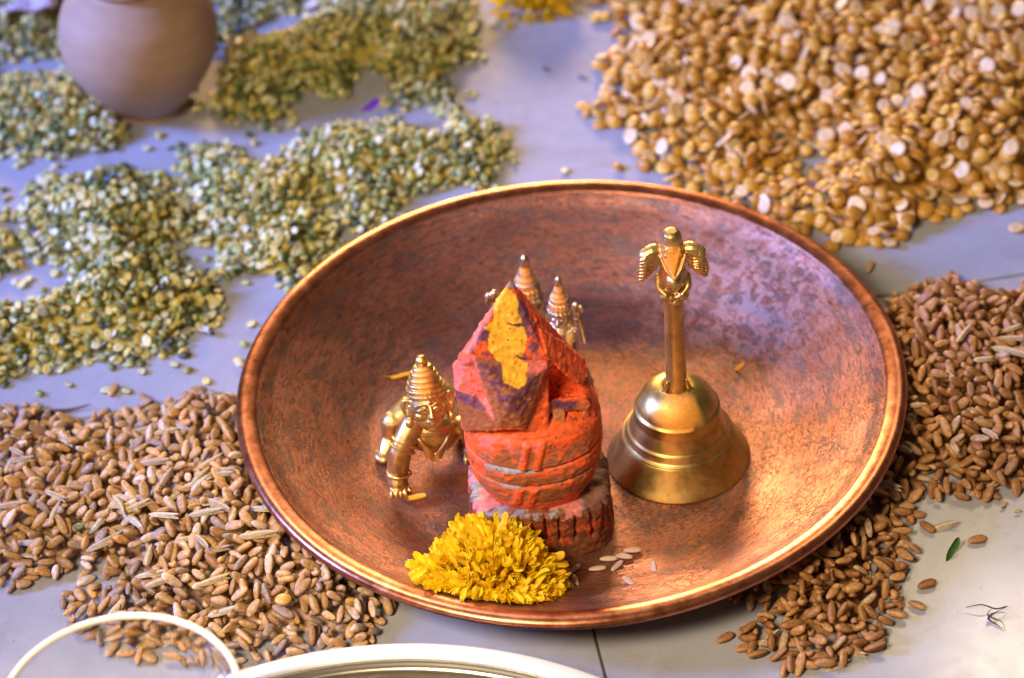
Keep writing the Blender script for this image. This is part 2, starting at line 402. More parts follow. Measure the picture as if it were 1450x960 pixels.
# ---------------------------------------------------------------- painted idol
def col(*c): return np.array(c, float)
ORG, ORD, BRN, PUR, PNK, YEL, GRY, DRK = col(.86, .125, .030), col(.72, .075, .018), col(.34, .105, .040), col(.165, .05, .095), col(.86, .20, .17), col(.93, .47, .035), col(.34, .31, .31), col(.16, .06, .04)  # PNK is the orange with cool light from the left mixed in
def paint(co, nn, which):
    P = np.asarray(co); px_, py_ = pr(P)
    d = (fbm(P, 2.6, 3, 3)-.5)*8; e = (fbm(P, 2.6, 9, 3)-.5)*8
    d2 = (fbm(P, 9., 13, 2)-.5)*4
    qx, qy = px_+d+d2, py_+e+d2
    front = (nn@(-_F)) > .08
    n1 = fbm(P, 1.6, 21, 4); n2 = fbm(P, 5., 31, 3); n3 = fbm(P, 12., 41, 2)
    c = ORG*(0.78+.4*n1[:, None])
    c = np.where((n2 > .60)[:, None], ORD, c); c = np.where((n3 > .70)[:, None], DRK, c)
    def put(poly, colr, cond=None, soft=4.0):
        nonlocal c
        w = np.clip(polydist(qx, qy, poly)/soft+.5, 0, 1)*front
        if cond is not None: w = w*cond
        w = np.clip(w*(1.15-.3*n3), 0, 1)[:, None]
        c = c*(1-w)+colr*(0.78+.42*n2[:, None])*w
    if which == 'head':
        put([(640, 512), (672, 505), (708, 604), (655, 607), (641, 560)], PNK)  # left faces: cool light painted in as pink
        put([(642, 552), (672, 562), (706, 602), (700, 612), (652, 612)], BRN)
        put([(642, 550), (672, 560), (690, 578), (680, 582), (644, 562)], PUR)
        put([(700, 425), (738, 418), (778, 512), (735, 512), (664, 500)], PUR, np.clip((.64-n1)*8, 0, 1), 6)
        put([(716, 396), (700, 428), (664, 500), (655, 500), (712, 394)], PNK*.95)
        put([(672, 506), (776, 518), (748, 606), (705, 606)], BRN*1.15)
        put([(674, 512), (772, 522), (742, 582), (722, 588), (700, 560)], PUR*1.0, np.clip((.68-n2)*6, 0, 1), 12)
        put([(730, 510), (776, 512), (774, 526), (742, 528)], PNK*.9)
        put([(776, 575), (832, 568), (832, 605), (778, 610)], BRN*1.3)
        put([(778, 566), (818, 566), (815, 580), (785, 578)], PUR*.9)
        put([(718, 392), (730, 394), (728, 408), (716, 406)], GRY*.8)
        put([(712, 406), (724, 410), (735, 432), (738, 456), (722, 458), (742, 464), (745, 482), (742, 506), (733, 508), (746, 516), (745, 540), (735, 549), (712, 541), (710, 515), (700, 510), (690, 495), (693, 470), (685, 466), (697, 455), (699, 430)], YEL, n3 < .79, 1.2)
        for cr in ([(716, 456), (745, 458), (746, 461), (716, 459)], [(730, 503), (746, 506), (745, 509), (731, 507)], [(733, 425), (737, 430), (737, 446), (734, 444)]):
            put(cr, PUR*.7, None, 1.0)
    return c
def build_idol():
    root = empty('stone_idol', (-1.5, -4.9, .17))
    tag(root, 'carved stone idol daubed orange, with yellow patch on its pointed head', 'idol')
    off = np.array([-1.5, -4.9, .17])
    Sh = np.array([0, 1, -.8])
    def slab(pts, dep):
        P = [py(*q) for q in pts]; return P+[p+Sh*dep for p in P]
    b = Blob()
    A = (722, 397, -5.0); L1 = (666, 500, -6.35); R1 = (775, 510, -6.25)
    b.hull([py(*A), py(724, 398, -4.6), py(*L1), py(*R1), py(649, 504, -5.3), py(643, 522, -5.3), py(775, 456, -4.9), py(800, 488, -4.5), py(824, 510, -4.3), py(700, 470, -3.6), py(775, 490, -3.4), py(665, 512, -6.2), py(770, 520, -6.1), py(655, 560, -3.4), py(820, 560, -3.4)])
    b.hull(slab([(764, 464, -5.7), (800, 486, -5.2), (828, 510, -5.0), (832, 530, -5.3), (824, 546, -5.85), (800, 530, -6.1), (776, 506, -6.2)], 1.5))      # ear flap
    b.hull(slab([(668, 504, -6.45), (776, 516, -6.3), (724, 566, -7.15), (704, 608, -6.9), (742, 609, -6.85), (770, 530, -6.2)], 1.3))                       # wedge
    b.hull(slab([(641, 516, -5.5), (668, 500, -5.9), (692, 572, -5.95), (645, 562, -5.7)], 2.2))
    b.hull(slab([(643, 548, -5.85), (692, 566, -6.2), (704, 600, -6.75), (705, 611, -6.8), (655, 609, -6.25)], 2.6))
    b.hull(slab([(655, 520, -5.3), (832, 532, -5.0), (840, 612, -5.5), (660, 615, -5.6)], 2.2))                                                            # core
    b.hull(slab([(826, 512, -5.0), (836, 545, -5.2), (844, 602, -5.9), (830, 606, -6.2), (822, 545, -5.5)], 1.8))
    b.hull(slab([(770, 568, -6.0), (830, 560, -5.8), (836, 572, -5.8), (832, 580, -5.9), (772, 584, -6.1)], .8))
    b.hull(slab([(783, 580, -6.05), (799, 580, -6.05), (803, 612, -6.45), (781, 614, -6.45)], 1.0))
    b.hull(slab([(752, 560, -6.3), (776, 522, -5.9), (778, 610, -6.5), (742, 612, -6.7)], 1.1))
    co, F, nn = b.get(.036, 4)
    disp = (fbm(co, 2.0, 5, 3)-.5)*.05+(fbm(co, 8, 6, 2)-.5)*.035
    lump = np.clip(fbm(co, 4.5, 8, 2)-.58, 0, 1)*.2
    co = co+nn*(disp+lump)[:, None]
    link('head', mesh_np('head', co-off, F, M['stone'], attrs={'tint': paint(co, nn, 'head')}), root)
    # torso: squarish barrel with grooves and a double strap
    def sup(t, e):
        c, s = math.cos(t), math.sin(t); return 1/((abs(c)**e+abs(s)**e)**(1/e))
    n, m = 360, 110; zz = np.linspace(2.15, 6.35, m)
    wz = [2.15, 2.5, 3.0, 3.6, 4.4, 5.2, 5.8, 6.1, 6.35]
    hw = [1.62, 1.85, 2.14, 2.36, 2.47, 2.46, 2.40, 2.22, 1.7]; hd = [1.50, 1.68, 1.86, 2.0, 2.06, 2.05, 2.02, 1.9, 1.3]
    V = np.zeros((m, n, 3)); Cc = np.zeros((m, n, 3))
    th = np.linspace(0, 2*np.pi, n, endpoint=False); S = np.array([sup(a, 2.35) for a in th])
    for j, zv in enumerate(zz):
        a, b_ = np.interp(zv, wz, hw), np.interp(zv, wz, hd)
        dx = 0; g = 0
        sag = .35*np.cos(th+np.pi/2)   # grooves dip at the front
        zl = zv+sag*0.0
        for g0, dp in ((4.62, .11), (3.80, .085), (5.98, .05)):
            g = g-dp*np.exp(-((zl-g0+.25*np.abs(np.cos(th))*(-1))/.055)**2)
        x0 = S*np.cos(th)*a; front = np.sin(th) < -.3
        st = np.zeros(n)
        for xc in (-.42, .10):
            sl = xc+(zv-5.1)*.22
            st += .09*np.exp(-((x0-sl)/.13)**4)*front*(4.6 < zv < 5.95)
            st += .06*np.exp(-((x0-sl-.1)/.16)**4)*front*(2.6 < zv < 3.7)
        rr = S+0*th
        V[j, :, 0] = np.cos(th)*(rr*a+g+st); V[j, :, 1] = np.sin(th)*(rr*b_+g+st); V[j, :, 2] = zv
    V = V.reshape(-1, 3); V[:, 0] += -1.52; V[:, 1] += -4.9
    F = []
    for j in range(m-1):
        for i in range(n):
            F.append((j*n+i, j*n+(i+1) % n, (j+1)*n+(i+1) % n, (j+1)*n+i))
    F.append(tuple(range((m-1)*n, m*n)))
    rad = V-np.array([-1.52, -4.9, 0]); rad[:, 2] = 0; rad /= np.linalg.norm(rad, axis=1)[:, None]
    nz = (fbm(V, 1.6, 51, 3)-.5)*.07+(fbm(V, 8, 52, 2)-.5)*.035
    lump = np.clip(fbm(V, 3.6, 58, 2)-.58, 0, 1)*.15
    V = V+rad*(nz+lump)[:, None]
    n1 = fbm(V, 1.5, 61, 3); n2 = fbm(V, 4.5, 62, 3); n3 = fbm(V, 11, 63, 2); zv = V[:, 2]; q = (fbm(V, 2.6, 64, 3)-.5)
    base = BRN*(0.9+.5*n1[:, None])+PUR*.25*(n1[:, None] > .55)
    zq = zv+q*1.0; a_x = V[:, 0]+1.52
    org = (zq > 5.55) | (np.abs(zq-4.5) < .10) | (np.abs(zq-3.72) < .08) | (zq < 2.95) | ((n2 > .62) & (n1 > .45)) | (np.abs(a_x)+q*1.2 > 2.0)
    for xc in (-.42, .10):
        sl = xc+(zv-5.1)*.22; org |= (np.abs(a_x-sl) < .15) & (zv > 4.6) & (V[:, 1] < -6)
        org |= (np.abs(a_x-sl-.1) < .15) & (zv < 3.7) & (V[:, 1] < -6)
    cc = np.where(org[:, None], ORG*(.75+.45*n2[:, None]), base)
    left = a_x < .1+q
    dust = (np.abs(zv-4.62+.0) < .10) & left & (a_x > -2.0+q) | (np.abs(zv-3.80) < .06) & (a_x > -1.3) & (a_x < -.6)
    cc = np.where(dust[:, None], GRY*(.8+.5*n3[:, None]), cc)
    cc = np.where(((n3 > .72) & (n2 < .5))[:, None], DRK, cc)
    cc = np.where(((zv > 5.5) & left & (n1 > .5))[:, None], cc*.4+PNK*.6, cc)  # left shoulder tinted pink for the cool light on it
    link('torso', mesh_np('torso', V-off, F, M['stone'], attrs={'tint': cc}), root)
    # plinth with upright carved petals
    n, m = 420, 70; zz = np.concatenate([np.linspace(.17, 2.35, m-12), np.full(6, 2.38), np.full(6, 2.38)])
    th = np.linspace(0, 2*np.pi, n, endpoint=False); S = np.array([sup(a, 3.4) for a in th]); V = []
    for j, zv in enumerate(zz):
        k = 1.0
        if j >= m-12: k = 1-.085*(j-(m-12)); zv += .0
        prof = np.interp(zv, [.17, .3, .9, 1.2, 2.2, 2.35], [.985, 1.0, .99, .965, .985, .95])
        amp = np.interp(zv, [.95, 1.15, 2.05, 2.3], [0, 1, 1, .3])
        fl = -.15*amp*(np.abs(np.sin(th*17+.9*np.sin(th*3)))**.5 < .62)
        V.append(np.stack([np.cos(th)*(S*2.62*prof*k+fl), np.sin(th)*(S*2.08*prof*k+fl), np.full(n, zv)], -1))
    V = np.array(V).reshape(-1, 3); rad = V.copy(); rad[:, 2] = 0; rad /= np.linalg.norm(rad, axis=1)[:, None]+1e-9
    V += rad*((fbm(V, 2.2, 71, 3)-.5)*.2+(fbm(V, 8, 72, 2)-.5)*.06)[:, None]
    rim = V[:, 2] > 2.3; V[:, 2] += rim*(fbm(V, 3, 73, 3)-.5)*.16
    V += np.array([-1.45, -4.87, 0])
    F = []
    for j in range(m-1):
        for i in range(n): F.append((j*n+i, j*n+(i+1) % n, (j+1)*n+(i+1) % n, (j+1)*n+i))
    F.append(tuple(range((m-1)*n, m*n)))
    n1 = fbm(V, 1.5, 81, 3); n2 = fbm(V, 4, 82, 3); n3 = fbm(V, 12, 83, 2); zv = V[:, 2]
    cc = (BRN*.55)*(0.7+.7*n2[:, None])
    sm = (n2 > .52) & (zv > .85) & (zv < 2.2) | (n2 > .68)
    cc = np.where(sm[:, None], ORG*(.5+.5*n3[:, None])*.8, cc)
    cc = np.where((n3 > .62)[:, None], DRK, cc)
    top = (zv+(n2-.5)*.7 > 2.2); cc = np.where(top[:, None], GRY*(.40+.7*n3[:, None]), cc)
    cc = np.where((top & (n2 > .55))[:, None], BRN*.7, cc)
    cc = np.where((top & (V[:, 0] > .1))[:, None], DRK*1.2+.02, cc)
    cc = np.where((top & (n1 > .56) & (V[:, 0] < 0))[:, None], PNK*.6+GRY*.25, cc)  # pink on the left ledge: cool light put into the colour
    link('plinth', mesh_np('plinth', V-off, F, M['stone'], attrs={'tint': cc}), root)
build_idol()

# ---------------------------------------------------------------- bell
def build_bell():
    B = np.array([3.86, -1.86, .19])
    root = empty('hand_bell', B); tag(root, 'brass hand bell with winged figure on top of its handle, right of idol', 'bell')
    prof = [(2.45, .06), (2.60, .0), (2.68, .03), (2.66, .10), (2.46, .42), (2.26, .78), (2.10, 1.10), (2.06, 1.16), (2.07, 1.22), (1.98, 1.27), (1.90, 1.42), (1.87, 1.50), (1.88, 1.55), (1.80, 1.60), (1.70, 1.85), (1.62, 2.05), (1.60, 2.10),
            (1.63, 2.13), (1.62, 2.22), (1.60, 2.50), (1.57, 2.56), (1.50, 2.62), (1.42, 2.84), (1.24, 3.12), (1.0, 3.34), (.74, 3.48), (.56, 3.53), (.5, 3.45), (.42, 3.40)]
    inn = [(.42, 3.3), (1.0, 3.2), (1.4, 2.8), (1.5, 2.1), (1.7, 1.5), (2.1, .8), (2.45, .06)]
    V, F = lathe(smooth_prof(prof, 3)+inn, 128)
    P = V+B; qx, qy = pr(P); q = (fbm(P, 2.0, 5, 3)-.5)*26
    d = polydist(qx+q, qy+q*.6, [(938, 556), (984, 556), (1000, 600), (975, 626), (935, 612), (918, 585)])
    pa = np.clip(d/10, 0, 1)*.75*(V[:, 2] > 2.5)*(V[:, 1] < .3)
    link('bell_cup', mesh_np('bell_cup', V, F, M['bell'], attrs={'paste': pa}), root)
    # handle
    hp = [(0, 3.1), (.50, 3.2), (.44, 3.5), (.40, 3.8), (.385, 4.5), (.37, 5.5), (.36, 6.5), (.37, 7.6), (.42, 7.85), (0, 7.9)]
    V, F = lathe(smooth_prof(hp, 5), 40)
    link('handle', mesh_np('handle', V, F, M['bell'], attrs={'paste': np.full(len(V), .10)}), root)
    bb = Blob(); bb.tube([(-.62, -.25, 3.42), (-.4, -.3, 3.62), (-.35, -.3, 3.9)], [.07, .10, .05]); bb.tube([(.62, -.25, 3.42), (.42, -.3, 3.66), (.36, -.3, 4.0)], [.07, .1, .05])
    co, F, nn = bb.get(.035); link('collar_prong', mesh_np('collar_prong', co, F, M['bell'], attrs={'paste': np.zeros(len(co))}), root)
    # finial: winged bird-headed figure, kneeling with folded hands
    z0 = 7.72; b = Blob()
    b.ell((0, 0, z0+.22), (.50, .44, .26)); b.tube([(-.38, -.14, z0+.15), (0, -.42, z0+.08), (.38, -.14, z0+.15)], .13)
    for sx in (-1, 1):
        b.ell((sx*.30, -.30, z0+.34), (.25, .24, .20)); b.tube([(sx*.5, 0, z0+.9), (sx*.52, -.2, z0+.6), (sx*.28, -.42, z0+.42)], [.15, .13, .10])
        b.ell((sx*.12, -.42, z0+.30), (.12, .12, .14))
    b.ell((0, .0, z0+.95), (.52, .42, .72)); b.ell((0, -.28, z0+.92), (.33, .34, .36))
    b.ell((0, .02, z0+1.55), (.50, .36, .36))
    # head: domed cap and downward beak
    b.ell((0, -.02, z0+2.15), (.44, .44, .52)); b.ell((0, 0, z0+2.66), (.34, .34, .20)); b.lathe([(.38, 2.50), (.36, 2.62), (.30, 2.78), (.18, 2.86)], (0, 0, z0), 24)
    b.hull([(-.42, -.22, z0+2.05), (.42, -.22, z0+2.05), (-.30, -.36, z0+2.40), (.30, -.36, z0+2.40), (0, -.78, z0+1.52), (0, -.66, z0+1.40), (-.2, -.2, z0+1.5), (.2, -.2, z0+1.5), (0, -.62, z0+1.85)])
    for sx in (-1, 1):
        b.tube([(sx*.44, -.28, z0+2.0), (sx*.24, -.58, z0+1.62), (0, -.78, z0+1.40)], .065)
        b.ell((sx*.26, -.40, z0+2.12), (.08, .06, .07))
        # wings: raised shoulder then hanging down, feather ribs on the front
        b.tube([(sx*.30, .10, z0+1.70), (sx*.62, .02, z0+2.02), (sx*.98, -.06, z0+1.92)], [.30, .27, .24])
        b.hull([(sx*.42, -.18, z0+2.10), (sx*1.10, -.22, z0+1.92), (sx*1.30, -.24, z0+1.35), (sx*1.22, -.20, z0+.92), (sx*1.0, -.18, z0+.98), (sx*.55, -.16, z0+1.40),
                (sx*.60, .10, z0+2.12), (sx*1.10, .06, z0+1.92), (sx*1.28, .02, z0+1.35), (sx*1.20, .0, z0+.92), (sx*1.0, .02, z0+.98), (sx*.55, .10, z0+1.40)])
        b.tube([(sx*.98, -.26, z0+2.0), (sx*.98, -.30, z0+1.5), (sx*1.10, -.26, z0+1.0)], .045)
        for k in range(7):
            zz_ = z0+1.06+k*.14
            b.tube([(sx*(1.22-.01*k), -.25, zz_-.02), (sx*1.04, -.30, zz_+.04)], .038, nu=8, sub=2)
            if k > 1: b.tube([(sx*.98, -.29, zz_+.04), (sx*(.80-.015*k), -.22, zz_)], .038, nu=8, sub=2)
    co, F, nn = b.get(.028, 1); co = (co-[0, 0, z0])*[1.0, 1.08, 1.06]+[0, 0, z0]
    pa = np.clip(1-np.hypot(co[:, 0], (co[:, 2]-z0-2.15)*.8)/.55+(fbm(co, 4, 3, 2)-.5)*.8, 0, 1)*(co[:, 1] < .1)*.9
    link('winged_finial', mesh_np('winged_finial', co, F, M['brass'], attrs={'paste': np.clip(pa*1.6, 0, .85)+.06}), root)
build_bell()

# ---------------------------------------------------------------- crawling brass child
def build_child():
    hd = py(606, 573, -2.35); root = empty('crawling_figurine', (-6.0, -1.2, .2))
    off = np.array([-6.0, -1.2, .2])
    tag(root, 'small brass crawling child figurine with tall ringed crown, left of orange idol', 'figurine')
    b = Blob()
    hand = pz(564, 686, .34); elb = py(567, 640, -2.2); sh = py(584, 600, -1.7); sh2 = py(652, 602, -1.5)
    hand2 = np.array([sh2[0]+.35, hand[1]+1.6, .34]); elb2 = (sh2+hand2)/2+np.array([.12, .1, 0])
    chest = py(613, 612, -1.45); hip = chest+np.array([.10, 2.1, -.25]); mid = (chest+hip)/2+np.array([0, 0, .05])
    b.tube([sh, elb+[0, 0, .0], hand+[0, .12, .35]], [.43, .44, .39], nu=28); b.tube([hand+[0, .14, .42], hand+[0, -.05, .12]], [.37, .38])
    b.ell(hand+[0, -.12, .02], (.36, .38, .24)); b.tube([sh2, elb2, hand2+[0, .1, .25]], [.36, .35, .30]); b.ell(hand2, (.35, .38, .22))
    for h in (hand, hand2):
        for k in range(4):
            x = -.24+k*.16; b.tube([h+[x, -.28, .06], h+[x*1.1, -.48, -.02], h+[x*1.1, -.56, -.14]], [.088, .085, .07], nu=8)
        b.tube([h+[.3, -.1, .02], h+[.42, -.3, -.08]], [.1, .08], nu=8)
    for pt in (elb+(hand-elb)*.05,):
        pass
    b.ell(chest, (1.08, .70, .80)); b.ell(mid, (.98, 1.2, .80)); b.ell(hip, (.98, .9, .85)); b.ell(chest+[0, -.15, .25], (.90, .5, .48))
    # legs: left thigh seen beside the arm, sole of the foot behind the hand
    kn = py(556, 598, -.25); ft = pz(541, 646, .40)
    b.tube([hip+[-.5, 0, .0], (hip+kn)/2+[-.15, 0, .15], kn], [.50, .48, .42], nu=28); b.tube([kn, (kn+ft)/2+[.15, .25, -.1], ft+[.15, .15, .05]], [.46, .40, .30])
    b.ell(ft, (.30, .40, .20), (0, 0, .5))
    kn2 = np.array([hip[0]+.95, hip[1]-.4, .55]); b.tube([hip+[.5, 0, 0], kn2], [.5, .42]); b.tube([kn2, kn2+[.1, 1.5, -.12]], [.36, .26]); b.ell(kn2+[.1, 1.75, -.12], (.25, .4, .18))
    # head: local frame looking at the viewer's feet, slightly right
    Rm = np.array(Euler((math.radians(-20), 0, math.radians(9))).to_matrix())
    def h(x, y, z): return hd+Rm@np.array([x, y, z])
    b.tube([chest+[0, .1, .3], hd+[0, .25, -.5]], [.40, .42])
    rr = (math.radians(-20), 0, math.radians(9))
    b.ell(hd, (.71, .74, .86), rr); b.ell(h(0, -.28, -.46), (.50, .42, .42), rr); b.ell(h(0, -.46, -.74), (.22, .18, .16), rr)
    for sx in (-1, 1):
        b.ell(h(sx*.34, -.40, -.22), (.26, .24, .22), rr)                       # cheek
        b.ell(h(sx*.29, -.635, .06), (.185, .09, .075), rr)                     # eyeball
        b.tube([h(sx*.09, -.70, .03), h(sx*.28, -.72, .145), h(sx*.50, -.60, .05)], .030, nu=8)   # upper lid
        b.tube([h(sx*.09, -.70, .02), h(sx*.28, -.71, -.03), h(sx*.50, -.60, .04)], .024, nu=8)
        b.tube([h(sx*.07, -.73, .20), h(sx*.28, -.73, .32), h(sx*.56, -.58, .22)], .038, nu=8)    # brow
        b.ell(h(sx*.085, -.80, -.20), (.075, .08, .06), rr)
        # ear: ring with a long lobe
        b.tube([h(sx*.66, -.12, .30), h(sx*.84, -.06, .34), h(sx*.92, -.04, .10), h(sx*.82, -.08, -.22), h(sx*.70, -.14, -.30)], [.08, .10, .10, .09, .08], nu=10)
        b.tube([h(sx*.68, -.12, .1), h(sx*.72, -.14, -.2)], .09, nu=8)
        b.ell(h(sx*.78, -.16, -.52), (.16, .16, .20), rr)
    b.tube([h(0, -.74, .18), h(0, -.84, -.06), h(0, -.90, -.18)], [.055, .08, .10], nu=10)
    b.tube([h(-.17, -.72, -.40), h(-.06, -.79, -.365), h(0, -.79, -.38), h(.06, -.79, -.365), h(.17, -.72, -.40)], .038, nu=8)
    b.tube([h(-.13, -.72, -.44), h(0, -.78, -.475), h(.13, -.72, -.44)], .045, nu=8)
    b.ell(h(0, -.73, .34), (.07, .05, .09), rr)
    co, F, nn = b.get(.024, 2)
    link('body', mesh_np('body', co-off, F, M['brass'], attrs={'paste': np.full(len(co), .03)}), root)
    # crown
    cp = [(.60, .26), (.74, .26), (.78, .30), (.78, .42), (.72, .46), (.76, .50), (.76, .62), (.66, .67), (.70, .74), (.68, .84), (.58, .88), (.62, .96), (.58, 1.06), (.50, 1.10), (.53, 1.18), (.48, 1.28),
          (.40, 1.31), (.42, 1.38), (.35, 1.48), (.20, 1.53), (.24, 1.60), (.24, 1.72), (.16, 1.86), (.02, 1.92)]
    def fr(t, r, z, j):
        return (r*(1+.018*math.cos(26*t)*(z < .66)), z)
    V, F = lathe(smooth_prof(cp, 4), 104, fr); V = (V*np.array([.95, .95, .93])+np.array([0, .06, .16]))@Rm.T+hd
    qx, qy = pr(V); pa = np.clip(.75-np.abs(qx-600)/24+(fbm(V, 3, 7, 2)-.5), 0, 1)*(V[:, 1] < hd[1]+.3)*np.clip((V[:, 2]-hd[2]-.62)/.3, 0, 1)
    link('crown', mesh_np('crown', V-off, F, M['brass'], attrs={'paste': pa*.9+.05}), root)
    # necklaces, two strands each side
    b = Blob()
    for k in range(3):
        o_ = .15*k; y_ = -.66-.02*k
        b.tube([chest+[-.72+.02*k+o_*.3, -.05-.1, .52-o_*.2], chest+[-.50+o_*.3, y_+.02, .22-o_], chest+[-.18, y_-.16, -.16-o_], chest+[.03, y_-.18, -.34-o_*.9],
                chest+[.24, y_-.16, -.16-o_], chest+[.54-o_*.3, y_+.02, .22-o_], chest+[.76-o_*.3, -.15, .52-o_*.2]], .062, nu=8, sub=6)
    co, F, nn = b.get(.026, 1); link('necklace', mesh_np('necklace', co-off, F, M['brass'], attrs={'paste': np.zeros(len(co))}), root)
    for (p, q_, tt, r_) in ((sh, elb, .66, .48), (sh, elb, .86, .49), (elb, hand, .62, .44)):
        c_ = p+(q_-p)*tt; ax = (q_-p)/np.linalg.norm(q_-p); R_ = np.array(Vector(ax).to_track_quat('Z', 'Y').to_matrix())
        V, F = lathe([(r_+.05*math.cos(a), .05*math.sin(a)) for a in np.linspace(0, 2*math.pi, 9)], 32)
        link('armband', mesh_np('armband', V@R_.T+c_-off, F, M['brass'], attrs={'paste': np.zeros(len(V))}), root)
build_child()

# ---------------------------------------------------------------- two small crowned figurines behind the idol
def seated(name, tip, label, hands, mat, hs=1.0, yaw=0.):
    base = np.array([tip[0], tip[1]+.1, .2]); root = empty(name, base); tag(root, label, 'figurine')
    Hh = tip[2]-.2; b = Blob(); s = hs; Rz = np.array(Euler((0, 0, yaw)).to_matrix())
    zc = Hh-2.15*s   # head centre
    b.lathe([(1.25*s, 0), (1.3*s, .12), (1.2*s, .35), (1.05*s, .5)], (0, 0, 0), 40)
    b.ell((0, .05, .85*s), (1.15*s, .8*s, .42*s))
    for sx in (-1, 1): b.tube([(sx*.3*s, 0, .8*s), (sx*1.05*s, -.35*s, .72*s), (sx*.2*s, -.75*s, .66*s)], .3*s)
    b.tube([(0, 0, .8*s), (0, 0, zc-.9*s)], [.62*s, .66*s]); b.ell((0, 0, zc-.95*s), (.78*s, .42*s, .40*s)); b.tube([(0, 0, zc-.8*s), (0, -.02, zc-.3*s)], .24*s)
    b.ell((0, 0, zc), (.44*s, .46*s, .54*s)); b.ell((0, -.2*s, -.22*s+zc), (.30*s, .26*s, .26*s)); b.tube([(0, -.44*s, zc+.05), (0, -.55*s, zc-.1*s)], [.05*s, .07*s])
    for sx in (-1, 1):
        b.ell((sx*.17*s, -.40*s, zc+.05*s), (.11*s, .07*s, .05*s)); b.tube([(sx*.44*s, 0, zc+.15*s), (sx*.52*s, -.02, zc-.1*s), (sx*.48*s, -.05, zc-.4*s)], .09*s)
        for k in range(5):   # curls falling on the shoulder
            b.ell((sx*(.46+.05*k)*s, .02*k*s, zc-(.35+.13*k)*s), (.13*s, .13*s, .10*s))
    b.tube([(-.2*s, -.45*s, zc-.28*s), (.2*s, -.45*s, zc-.28*s)], .03*s)
    for (sx, hx, hz, hy) in hands:
        sh = (sx*.70*s, 0, zc-.80*s); hp = (hx, hy, hz)
        el = ((sh[0]+hp[0])/2+sx*.28*s, (sh[1]+hy)/2-.1, min(sh[2], hz)-.35*s)
        b.tube([sh, el, hp], [.24*s, .22*s, .17*s]); b.ell((hp[0], hp[1], hp[2]+.22*s), (.22*s, .14*s, .30*s)); b.ell((hp[0]+sx*.24*s, hp[1], hp[2]+.18*s), (.13*s, .12*s, .24*s))
        for k in range(6):
            t_ = k/6; pp = np.array(el)*(1-t_)+np.array(hp)*t_; b.ell(pp, (.23*s, .23*s, .05*s))
        b.ell(((hp[0]+el[0])/2, hp[1]+.05, (hp[2]+el[2])/2), (.2*s, .16*s, .4*s))
    for k in range(5):       # ribbed folds across the chest
        z_ = zc-(.62+.17*k)*s
        b.tube([(-.66*s, -.18*s, z_+.10*s), (-.3*s, -.48*s-.03*k*s, z_-.06*s), (.1*s, -.56*s, z_-.12*s), (.62*s, -.2*s, z_+.12*s)], .06*s, nu=8)
    co, F, nn = b.get(.034, 1); co = co@Rz.T
    link('body', mesh_np('body', co, F, mat, attrs={'paste': np.full(len(co), .02)}), root)
    cp = [(.40, .22), (.50, .22), (.54, .30), (.52, .42), (.44, .46), (.48, .52), (.45, .70), (.46, .78), (.40, .84), (.41, .96), (.40, 1.04), (.33, 1.08), (.34, 1.18), (.27, 1.30), (.22, 1.48), (.15, 1.66), (.18, 1.76), (.17, 1.90), (.12, 2.05), (.02, 2.15)]
    V, F = lathe([(r*s, zc+z*s) for r, z in smooth_prof(cp, 4)], 72, lambda t, r, z, j: (r*(1+.06*math.cos(16*t)*(z < zc+.85*s)), z)); V = V@Rz.T
    pa = np.clip(1.0-np.abs(V[:, 0])/(.5*s)+(fbm(V, 4, 9, 2)-.5)*.9, 0, 1)*(V[:, 1] < .15*s)*(V[:, 2] > zc+.52*s)*(V[:, 2] < zc+1.75*s)
    link('crown', mesh_np('crown', V, F, mat, attrs={'paste': np.clip(pa*1.3-.25*(fbm(V, 6, 19, 2) > .52)-.5*(np.sin(V[:, 2]*16) > .6), 0, .85)}), root)
tA = py(742, 363, 3.6); hA = py(698, 420, 3.3)
seated('seated_figurine', tA, 'taller brass figurine behind idol, only its crown, brow and raised hand showing', [(-1, hA[0]-tA[0], hA[2]-.2-.15, -.35), (1, .95, 2.0, -.3)], M['oldbrass'], 1.12, .15)
tB = py(790, 394, 2.4); hB = py(818, 440, 2.1)
seated('seated_figurine', tB, 'shorter brass figurine with ribbed chest and raised arm, behind idol toward bell', [(1, hB[0]-tB[0], hB[2]-.2-.1, -.15), (-1, -.85, 1.9, -.3)], M['oldbrass'], .88, -.3)

# ---------------------------------------------------------------- petals and flower heads
def petal_template(L, Wd, curl, ns=5, cup=.25, tip=.35, notch=.0):
    V = []; F = []; k = 4
    for i in range(ns+1):
        t = i/ns; w = Wd*(math.sin(math.pi*min(1, t*.62+.12))**.8)*(1 if t < .85 else 1-(t-.85)*tip/.15)
        y_ = L*(t-.0); zc = curl*L*t*t
        for j in range(k+1):
            u = j/k*2-1; V.append((y_, w*u*.5, zc+cup*Wd*(u*u)*(.4+.6*t)+(notch*math.cos(3*math.pi*u) if i == ns else 0)))
    for i in range(ns):
        for j in range(k): a = i*(k+1)+j; F.append((a, a+1, a+k+2, a+k+1))
    return np.array(V), F
PV = []
for i in range(10):
    L = rng.uniform(.42, .66); V, F = petal_template(L, rng.uniform(.15, .27), rng.uniform(-.3, .5), cup=rng.uniform(.1, .5), notch=rng.uniform(.02, .09))
    V[:, 1] += .06*L*np.sin(V[:, 0]/L*3+i)
    g = rng.uniform(0, 1); base = col(.98, .76-.20*g*g, .014)
    tt = V[:, 0:1]/L; c_ = base*(1-.0*tt)+col(0, .06, 0)*(1-tt)
    PV.append((V, F, np.clip(c_, 0, 1)))
P_ME = [mesh_np('petal', V, F, M['petal'], attrs={'tint': c_}) for V, F, c_ in PV]
_pf = smooth_prof(inner, 6); PLR = ([p[0] for p in _pf], [p[1] for p in _pf])
